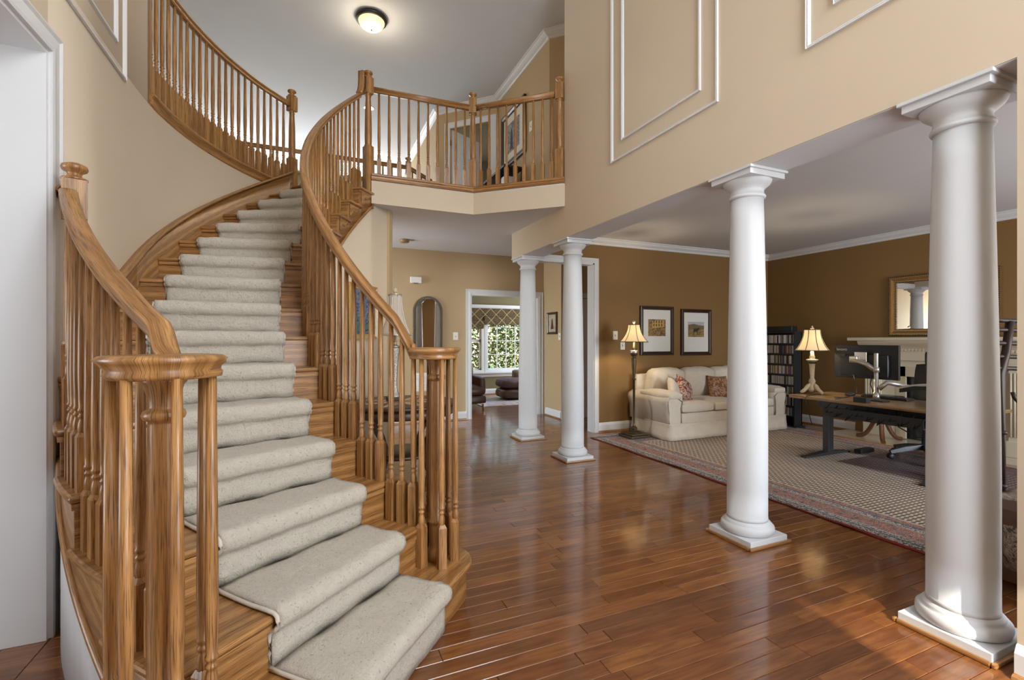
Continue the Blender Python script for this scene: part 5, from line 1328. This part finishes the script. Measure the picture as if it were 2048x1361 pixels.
# ------------------------------------------------------------------ round hall table, lamp
def hall_table():
    x, y = .80, 4.42; z = .76; t = thing('round_table', 'round dark wood hall table with a light starburst inlay behind the railing', 'table', (x, y, 0))
    m = MB(); m.lathe([(0, z - .035), (.475, z - .035), (.492, z - .028), (.498, z - .015), (.490, z - .002), (.480, z), (0, z)], (x, y, 0), 56); m.build('table_top', 'dark_wood', t)
    for i in range(8):       # inlaid starburst
        th = 2 * PI * i / 8 + .2; m = MB(); c, s_ = math.cos(th), math.sin(th)
        pts = [(.02, 0), (.20, .055), (.455, .0), (.20, -.055)]
        m.add([(x + u * c - v * s_, y + u * s_ + v * c, z + .0012) for u, v in pts] + [(x + u * c - v * s_, y + u * s_ + v * c, z - .002) for u, v in pts])
        m.face((0, 3, 2, 1), [(u, v) for u, v in (pts[0], pts[3], pts[2], pts[1])]); 
        for j in range(4): m.face((j, (j + 1) % 4, 4 + (j + 1) % 4, 4 + j))
        m.build('starburst_inlay', 'inlay_wood', t, weld=True)
    m = MB(); m.lathe([(.455, z - .115), (.462, z - .110), (.462, z - .036)], (x, y, 0), 56); m.f = [f for f in m.f if len(f) == 4]; m.uv = m.uv[:len(m.f)]; m.sm = m.sm[:len(m.f)]; m.rn = m.rn[:len(m.f)]; m.build('apron', 'dark_wood', t, solid=.02)
    for i in range(4):
        th = rad(40 + 90 * i); c, s_ = math.cos(th), math.sin(th); m = MB()
        pr = [(.40, z - .10), (.36, .55), (.26, .42), (.225, .32), (.25, .22), (.33, .10), (.42, .012)]
        m.sweep(chaikin([(x + r * c, y + r * s_, h) for r, h in pr], 2), [(-.016, -.022), (.016, -.022), (.016, .022), (-.016, .022)], level=False, up=(s_, -c, 0.01), smooth=False); m.build('leg', 'dark_wood', t, weld=True)
    m = MB(); m.lathe([(0, .27), (.275, .27), (.285, .278), (.285, .296), (.275, .303), (0, .303)], (x, y, 0), 48); m.build('lower_shelf', 'dark_wood', t)
    # lamp
    lx, ly = .745, 4.53; l = thing('table_lamp', 'silver textured lamp with a white panelled bell shade on the round table', 'lamp', (lx, ly, z))
    m = MB(); m.box(lx - .075, lx + .075, ly - .075, ly + .075, z + .002, z + .03); m.build('base', 'dark_bronze', l, bevel=.004)
    m = MB(); m.lathe([(.060, .03), (.062, .04), (.045, .055), (.030, .085), (.022, .12), (.020, .18), (.026, .30), (.038, .42), (.047, .475), (.049, .49), (.040, .50)], (lx, ly, z), 20); m.build('body', 'mercury_silver', l)
    m = MB(); m.lathe([(.040, .50), (.052, .505), (.052, .512), (.022, .52), (.012, .54), (.012, .66)], (lx, ly, z), 20); m.build('neck', 'silver_metal', l)
    m = MB(); m.lathe([(.002, .548), (.035, .555), (.001, .562)], (lx, ly, z), 16); m.build('drip_plate', 'brass', l)
    shade(l, (lx, ly, z + .615), .150, .062, .385, 'shade_white', 8, 'silver_metal')
    m = MB(); m.lathe([(.006, .99), (.006, 1.01), (.018, 1.02), (.025, 1.038), (.018, 1.055), (.006, 1.064), (0, 1.067)], (lx, ly, z), 12); m.build('finial', 'cream_ceramic', l)
hall_table()
# painting on the curved wall
def painting():
    a = -38.0; c = Vector(PP(R_IN - .012, a, 0)); n = Vector((math.cos(rad(a)), math.sin(rad(a)), 0)); u = Vector((-n.y, n.x, 0)); u = -u if u.x < 0 else u
    w = .26; z0, z1 = 1.34, 1.90
    ps = lambda s_, z, o: tuple(c + u * s_ + n * (o + .008) + Vector((0, 0, z)))
    t = thing('floral_painting', 'gold framed blue floral painting on the curved wall under the stairs', 'picture', (c.x, c.y, z0))
    quad(t, 'backing', 'dark_wood', -w + .01, w - .01, z0 + .01, z1 - .01, ps, .006, .012)
    frame_rect(t, 'frame_bar', 'gold_wood', -w, w, z0, z1, .05, ps, .03); quad(t, 'canvas', 'print_floral', -w + .045, w - .045, z0 + .045, z1 - .045, ps, .016)
    plain('print_leaf', (.05, .20, .15), .5, var=.5, scale=25)
    for (s0, z_, r_, an) in ((-.10, 1.45, .12, .8), (.02, 1.42, .13, 1.6), (-.04, 1.52, .10, 2.4), (.09, 1.47, .11, .3)):
        P = []
        for i in range(14):
            tt = i / 13 * 2 * PI; uu, vv = r_ * math.cos(tt), r_ * .22 * math.sin(tt) + .02 * math.cos(tt) ** 2; P.append((max(-w + .05, min(w - .05, s0 + uu * math.cos(an) - vv * math.sin(an))), max(z0 + .05, z_ + uu * math.sin(an) + vv * math.cos(an))))
        polyprint(t, 'painted_leaf', 'print_leaf', P, ps, .0168)
painting()
# ------------------------------------------------------------------ hall wall things
HY = 7.54; psh = wall_pos_y(HY)
def door_chime():
    t = thing('door_chime', 'white door chime box high on the hall wall', 'chime', (1.563, HY, 2.235))
    m = MB(); m.box(1.476, 1.650, HY - .05, HY - .001, 2.24, 2.34); m.build('cover', 'plastic_white', t, bevel=.006)
    m = MB(); m.box(1.52, 1.60, HY - .051, HY - .045, 2.232, 2.243); m.build('sound_slot', 'grey_metal', t)
door_chime()
def arched_mirror():
    x0, x1, z0, zs = 1.535, 1.990, 1.13, 1.80; xc = (x0 + x1) / 2; r = (x1 - x0) / 2
    t = thing('arched_mirror', 'arched hall mirror in a dark pewter frame', 'mirror', (xc, HY, z0))
    outer = [(x0, z0), (x0, zs)] + [(xc - r * math.cos(PI * i / 20), zs + r * math.sin(PI * i / 20)) for i in range(1, 20)] + [(x1, zs), (x1, z0)]
    m = MB(); m.sweep([(u, HY - .015, z) for u, z in outer + []], [(-.012, -.014), (.010, -.014), (.018, 0), (.010, .012), (-.012, .012)], up=(0, -1, 0), closed=True, smooth=False); m.build('frame', 'pewter_frame', t, weld=True)
    m = MB(); inn = [(xc + (u - xc) * .90, z0 + (z - z0) * .975 + .01) for u, z in outer]; m.sweep([(u, HY - .018, z) for u, z in inn], [(-.006, -.010), (.006, -.010), (.008, .008), (-.006, .008)], up=(0, -1, 0), closed=True, smooth=False); m.build('inner_frame', 'pewter_frame', t, weld=True)
    m = MB(); k = len(inn); m.add([(u, HY - .014, z) for u, z in inn] + [(u, HY - .006, z) for u, z in inn]); m.face(range(k)); m.face(range(2 * k - 1, k - 1, -1))
    m.build('mirror_glass', 'mirror_glass', t)
arched_mirror()
def switch(name, label, pos, w=.07, h=.115):
    u0, z0 = 0, 0; t = thing(name, label, 'switch', pos(0, -h / 2, 0), 'wall switches')
    quad(t, 'cover_plate', 'plastic_white', -w / 2, w / 2, -h / 2, h / 2, pos, .006, .006); quad(t, 'toggle', 'plastic_white', -.005, .005, -.004, .016, pos, .018, .012); quad(t, 'toggle_slot', 'grey_metal', -.007, .007, -.014, .014, pos, .0066)
switch('light_switch', 'white switch plate between the arched mirror and the doorway', lambda u, z, o: (2.228 + u, HY - .001 - o, 1.395 + z), .085, .125)
switch('light_switch', 'white switch plate on the brown wall left of the floor lamp', lambda u, z, o: (4.115 + u, LY - .001 - o, 1.398 + z), .08, .125)
switch('wall_outlet', 'white plate on the brown wall just below the floor lamp shade', lambda u, z, o: (4.245 + u, LY - .001 - o, 1.25 + z), .08, .125)
switch('light_switch', 'tall white switch plate in the upper hall beside the framed print', lambda u, z, o: (2.959 - o, 6.17 + u, 4.44 + z), .09, .14)
switch('light_switch', 'small white switch plate on the passage wall beside a column', lambda u, z, o: (3.869 - o, 6.95 + u, 1.39 + z), .07, .115)
def vent():
    t = thing('wall_vent', 'white slatted return vent low on the hall wall', 'vent', (1.70, HY, .50))
    m = MB(); m.box(1.56, 1.86, HY - .012, HY - .001, .50, .80); m.build('vent_frame', 'plastic_white', t, bevel=.003)
    for i in range(12):
        z = .525 + i * .0225; m = MB(); m.obox((1.71, HY - .016, z), ((1, 0, 0), (0, .7, .7), (0, -.7, .7)), (.135, .009, .0015)); m.build('slat', 'plastic_white', t)
vent()
def small_picture():
    t = thing('small_picture', 'small wood framed picture of a figure in red on the passage wall', 'picture', (3.87, 7.2, 1.42)); ps = lambda u, z, o: (3.868 - o, u, z)
    frame_rect(t, 'frame_bar', 'frame_brown', 7.02, 7.37, 1.43, 1.81, .04, ps, .025); quad(t, 'picture_print', 'print_figure', 7.055, 7.335, 1.465, 1.775, ps, .010)
    polyprint(t, 'printed_figure', 'print_maroon', [(7.14, 1.52), (7.25, 1.52), (7.225, 1.64), (7.205, 1.70), (7.185, 1.70), (7.17, 1.64)], ps, .0108)
small_picture()
m = MB(); m.lathe([(.0, -.045), (.055, -.045), (.066, -.038), (.070, -.012), (.072, -.002)], (1.267, 6.889, CEIL1), 24); one(m, 'smoke_detector', 'detector_tan', 'tan round smoke detector on the hall ceiling', 'detector', (1.267, 6.889, CEIL1 - .045))
# ------------------------------------------------------------------ ceiling light upstairs
def ceiling_light():
    x, y = .733, 6.27; t = thing('ceiling_light', 'flush ceiling light with a bronze rim and glowing glass bowl', 'light', (x, y, CEIL2 - .17))
    m = MB(); m.lathe([(.10, -.002), (.19, -.004), (.198, -.02), (.19, -.045), (.165, -.055), (.158, -.05)], (x, y, CEIL2), 40); m.build('rim', 'dark_bronze', t)
    m = MB(); m.lathe([(.165, -.045), (.160, -.07), (.140, -.105), (.100, -.135), (.055, -.152), (.0, -.158)], (x, y, CEIL2), 40); m.build('glass_bowl', 'lit_glass', t)
    m = MB(); m.lathe([(.0, -.185), (.007, -.18), (.004, -.17), (.012, -.163), (.012, -.155)], (x, y, CEIL2), 12); m.build('finial', 'dark_bronze', t)
    bulb((x, y, CEIL2 - .26), 8, (1, .84, .62), .10)
ceiling_light()
for (x, y, lb) in ((.977, 8.73, 'round recessed ceiling light seen beside the upper newel post'), (.80, 11.7, 'small far recessed ceiling light low between the inner balusters')):
    t = thing('recessed_light', lb, 'light', (x, y, CEIL2), 'recessed ceiling lights'); m = MB(); m.lathe([(.075, -.001), (.095, -.004), (.10, -.001)], (x, y, CEIL2), 24); m.build('trim_ring', 'plastic_white', t); m = MB(); m.lathe([(0, -.003), (.076, -.003)], (x, y, CEIL2), 24); m.build('lens', 'recessed_lens', t)
# ------------------------------------------------------------------ upper hall picture and console
def upper_picture():
    X = 2.96; t = thing('upper_framed_print', 'large black framed print on the upper hall wall', 'picture', (X, 6.8, 4.05)); ps = lambda u, z, o: (X - .002 - o, u, z)
    frame_rect(t, 'frame_bar', 'frame_brown', 6.33, 7.25, 4.13, 4.99, .075, ps, .035); quad(t, 'mat_board', 'mat_cream', 6.40, 7.18, 4.20, 4.92, ps, .012); quad(t, 'picture_print', 'print_grey', 6.55, 7.03, 4.33, 4.79, ps, .014)
    for (u, r_) in ((6.70, .07), (6.85, .10)): polyprint(t, 'printed_figure', 'paper_white' if r_ < .08 else 'print_dark', [(u - r_ * .5, 4.36), (u + r_ * .5, 4.36), (u + r_ * .35, 4.6), (u + .02, 4.68), (u - .02, 4.68), (u - r_ * .35, 4.6)], ps, .0148)
    c = thing('console_shelf', 'black console shelf under the framed print in the upper hall', 'console', (2.78, 6.8, FL2)); x0, x1, y0, y1, zt = 2.62, 2.92, 6.35, 7.2, FL2 + .80
    m = MB(); m.box(x0 - .02, x1, y0 - .02, y1 + .02, zt - .03, zt); m.build('top', 'black_plastic', c, bevel=.004)
    for (a, b) in ((x0, y0), (x1 - .03, y0), (x0, y1 - .03), (x1 - .03, y1 - .03)):
        m = MB(); m.box(a, a + .03, b, b + .03, FL2, zt - .03); m.build('leg', 'black_plastic', c)
    for z in (FL2 + .15, FL2 + .48):
        m = MB(); m.box(x0, x1, y0, y1, z, z + .02); m.build('shelf', 'black_plastic', c)
    r = random.Random(4)
    for i, (yy, cl, lb) in enumerate(((6.45, 'case_white', 'white boxed item on the console shelf upstairs, nearest the wall end'), (6.66, 'case_grey', 'grey boxed item in the middle of the console shelf upstairs'), (6.9, 'case_silver', 'silver boxed item on the console shelf upstairs, nearest the door'))):
        m = MB(); m.box(x0 + .04, x1 - .06, yy, yy + .14, FL2 + .5005, FL2 + .68); one(m, 'shelf_box', cl, lb, 'box', (2.76, yy + .07, FL2 + .5), 'boxes on the upper console', bevel=.004)
upper_picture()
# bedroom furniture glimpse through the upper door
m = MB(); m.rbox((3.6, 8.9, FL2 + .28), (1.1, 1.4, .45), .08, (0, 0, .03), 8); one(m, 'bed', 'paper_white', 'white made bed glimpsed through the upper doorway', 'bed', (3.6, 8.9, FL2))
# ------------------------------------------------------------------ family room window
def family_window():
    Y = 10.8; W_ = 'trim_white'
    units = ((2.98, 3.84, 2, 2, True), (3.99, 5.52, 6, 4, False))
    for i, (x0, x1, nc, nr, dh) in enumerate(units):
        z0, z1 = .60, 2.02
        m = MB(); m.box(x0 - .07, x0, Y - .03, Y + .12, z0 - .05, z1 + .07); m.box(x1, x1 + .07, Y - .03, Y + .12, z0 - .05, z1 + .07); m.box(x0, x1, Y - .03, Y + .12, z1, z1 + .07); m.box(x0, x1, Y - .03, Y + .12, z0 - .05, z0)
        w = struct(m.build('window_%d' % (i + 1), W_))
        halves = ((z0, (z0 + z1) / 2), ((z0 + z1) / 2, z1)) if dh else ((z0, z1),)
        for (za, zb) in halves:
            m = MB(); s_ = .035
            m.box(x0, x0 + s_, Y + .03, Y + .07, za, zb); m.box(x1 - s_, x1, Y + .03, Y + .07, za, zb); m.box(x0, x1, Y + .03, Y + .07, za, za + s_); m.box(x0, x1, Y + .03, Y + .07, zb - s_, zb); m.build('sash', W_, w)
            rr = nr if not dh else 2; cc = nc if not dh else 3
            pw = (x1 - x0 - 2 * s_) / cc; ph = (zb - za - 2 * s_) / rr
            for k in range(1, cc):
                m = MB(); xx = x0 + s_ + pw * k; m.box(xx - .009, xx + .009, Y + .035, Y + .065, za + s_, zb - s_); m.build('muntin', W_, w)
            for k in range(1, rr):
                m = MB(); zz = za + s_ + ph * k; m.box(x0 + s_, x1 - s_, Y + .036, Y + .064, zz - .009, zz + .009); m.build('muntin', W_, w)
            for a in range(cc):
                for b in range(rr):
                    m = MB(); m.box(x0 + s_ + pw * a + .009, x0 + s_ + pw * (a + 1) - .009, Y + .048, Y + .052, za + s_ + ph * b + .009, za + s_ + ph * (b + 1) - .009); m.build('pane', 'window_glass', w)
    m = MB(); m.box(2.86, 5.64, Y - .10, Y + .02, .515, .555); m.box(2.9, 5.6, Y - .02, Y - .001, .43, .515); struct(m.build('trim_18', W_, bevel=.004))
    m = MB(); m.box(2.86, 5.64, Y - .045, Y - .001, 2.09, 2.19); struct(m.build('trim_19', W_, bevel=.004))
    t = thing('roman_shade', 'brown roman shade with a gold diamond pattern in the family room window', 'shade', (4.2, Y - .06, 1.66))
    for (xa, xb, zb) in ((2.9, 3.88, 1.60), (3.88, 5.6, 1.70)):
        m = MB(); m.box(xa, xb, Y - .075, Y - .048, zb + .16, 2.10); o = m.build('upper_fold', 'roman_shade_fabric', t, bevel=.006)
        m = MB(); m.box(xa, xb, Y - .10, Y - .06, zb, zb + .20); m.build('lower_fold', 'roman_shade_fabric', t, bevel=.012)
family_window()
def leather(label, x, y):
    t = thing('leather_armchair', label, 'armchair', (x, y, 0)); L = 'leather_brown'
    for dx in (-.34, .34):
        for dy in (-.36, .36):
            m = MB(); m.lathe([(.018, 0), (.030, .10)], (x + dx, y + dy, 0), 10); m.build('foot', 'inlay_wood', t)
    m = MB(); m.rbox((x, y, .19), (.80, .84, .18), .06, n=7); m.build('base', L, t)
    m = MB(); m.rbox((x, y - .02, .35), (.78, .80, .18), .08, (0, 0, .03), 8); m.build('seat_cushion', L, t)
    for i in range(2):
        m = MB(); m.rbox((x + (.36 if i else -.36), y + .05, .44), (.14, .74, .34), .06, n=6); m.build('arm', L, t)
    m = MB(); m.rbox((x, y + .36, .60), (.74, .18, .56), .08, (0, .03, 0), 8); m.build('backrest', L, t)
leather('brown leather armchair half hidden by the hall doorway casing', 2.72, 8.86)
m = MB(); m.box(3.16, 5.6, 8.75, 10.05, .0005, .012); fr = one(m, 'family_rug', 'family_rug', 'pale patterned rug on the family room floor under the floor cushions', 'rug', (4.3, 9.4, 0))
for (z, sz, lb) in ((.135, (.82, .62, .23), 'brown floor cushion at the bottom of the pile on the pale rug'), (.355, (.86, .60, .21), 'plum brown floor cushion on top of the pile on the pale rug')):
    m = MB(); m.rbox((4.30, 9.72, z + .012), sz, .10, (.02, .02, .015), 10, noise=.010, seed=int(z * 100)); one(m, 'floor_cushion', 'leather_brown' if z < .2 else 'plum_fabric', lb, 'cushion', (4.30, 9.72, z - .1), 'floor cushions in the family room')
m = MB(); m.rbox((4.42, 9.85, .52), (.34, .12, .26), .05, (0, .02, 0), 7, noise=.004); one(m, 'zebra_pillow', 'throw_pattern', 'small dark and light patterned pillow on the pile of floor cushions', 'pillow', (4.42, 9.85, .47))
# ------------------------------------------------------------------ garden outside
sbox('ground_outside', 'grass', -6, 14, 11.0, 26, -.35, -.25)
def shrub(label, x, y, rx_, ry_, rz, n, seed):
    r = random.Random(seed); t = thing('garden_shrub', label, 'shrub', (x, y, -.25), 'shrubs outside the window'); m = MB()
    for i in range(n):
        while True:
            p = Vector((r.uniform(-1, 1), r.uniform(-1, 1), r.uniform(-1, 1)))
            if .25 < p.length < 1: break
        c = Vector((x + p.x * rx_, y + p.y * ry_, rz + p.z * rz)); s_ = r.uniform(.05, .11)
        d = Vector((r.uniform(-1, 1), r.uniform(-1, .2), r.uniform(-.8, .5))).normalized(); w = d.cross(Vector((r.uniform(-1, 1), r.uniform(-1, 1), r.uniform(-1, 1)))).normalized() * s_ * .38
        nn = d.cross(w).normalized() * s_ * .08
        b = m.add([c, c + d * s_ * .5 + w + nn, c + d * s_, c + d * s_ * .5 - w + nn]); m.face((b, b + 1, b + 2, b + 3), None, True, min(1, max(.01, r.gauss(.48, .22) if r.random() > .02 else .99)))
    o = m.build('foliage', 'leaf', t); o['kind'] = 'stuff'
    m = MB()
    for i in range(6): m.tube([(x + r.uniform(-.1, .1), y, -.3), (x + r.uniform(-.5, .5) * rx_, y, rz * .8), (x + r.uniform(-.9, .9) * rx_, y + r.uniform(-.3, .3), rz * 1.6)], .02, 6, [1, .7, .3])
    m.build('branches', 'trunk_bark', t)
shrub('leafy green shrub filling the middle of the far window', 4.6, 12.3, 1.0, .5, 1.25, 2600, 1)
shrub('leafy green shrub behind the left sash of the far window', 3.3, 12.5, .9, .5, 1.3, 2200, 2)
shrub('leafy shrub at the right of the far window, behind the column', 5.9, 12.7, 1.0, .6, 1.4, 2200, 3)
shrub('tall dense shrub at the back of the garden behind the others', 4.6, 14.2, 2.8, .6, 1.8, 3600, 4)
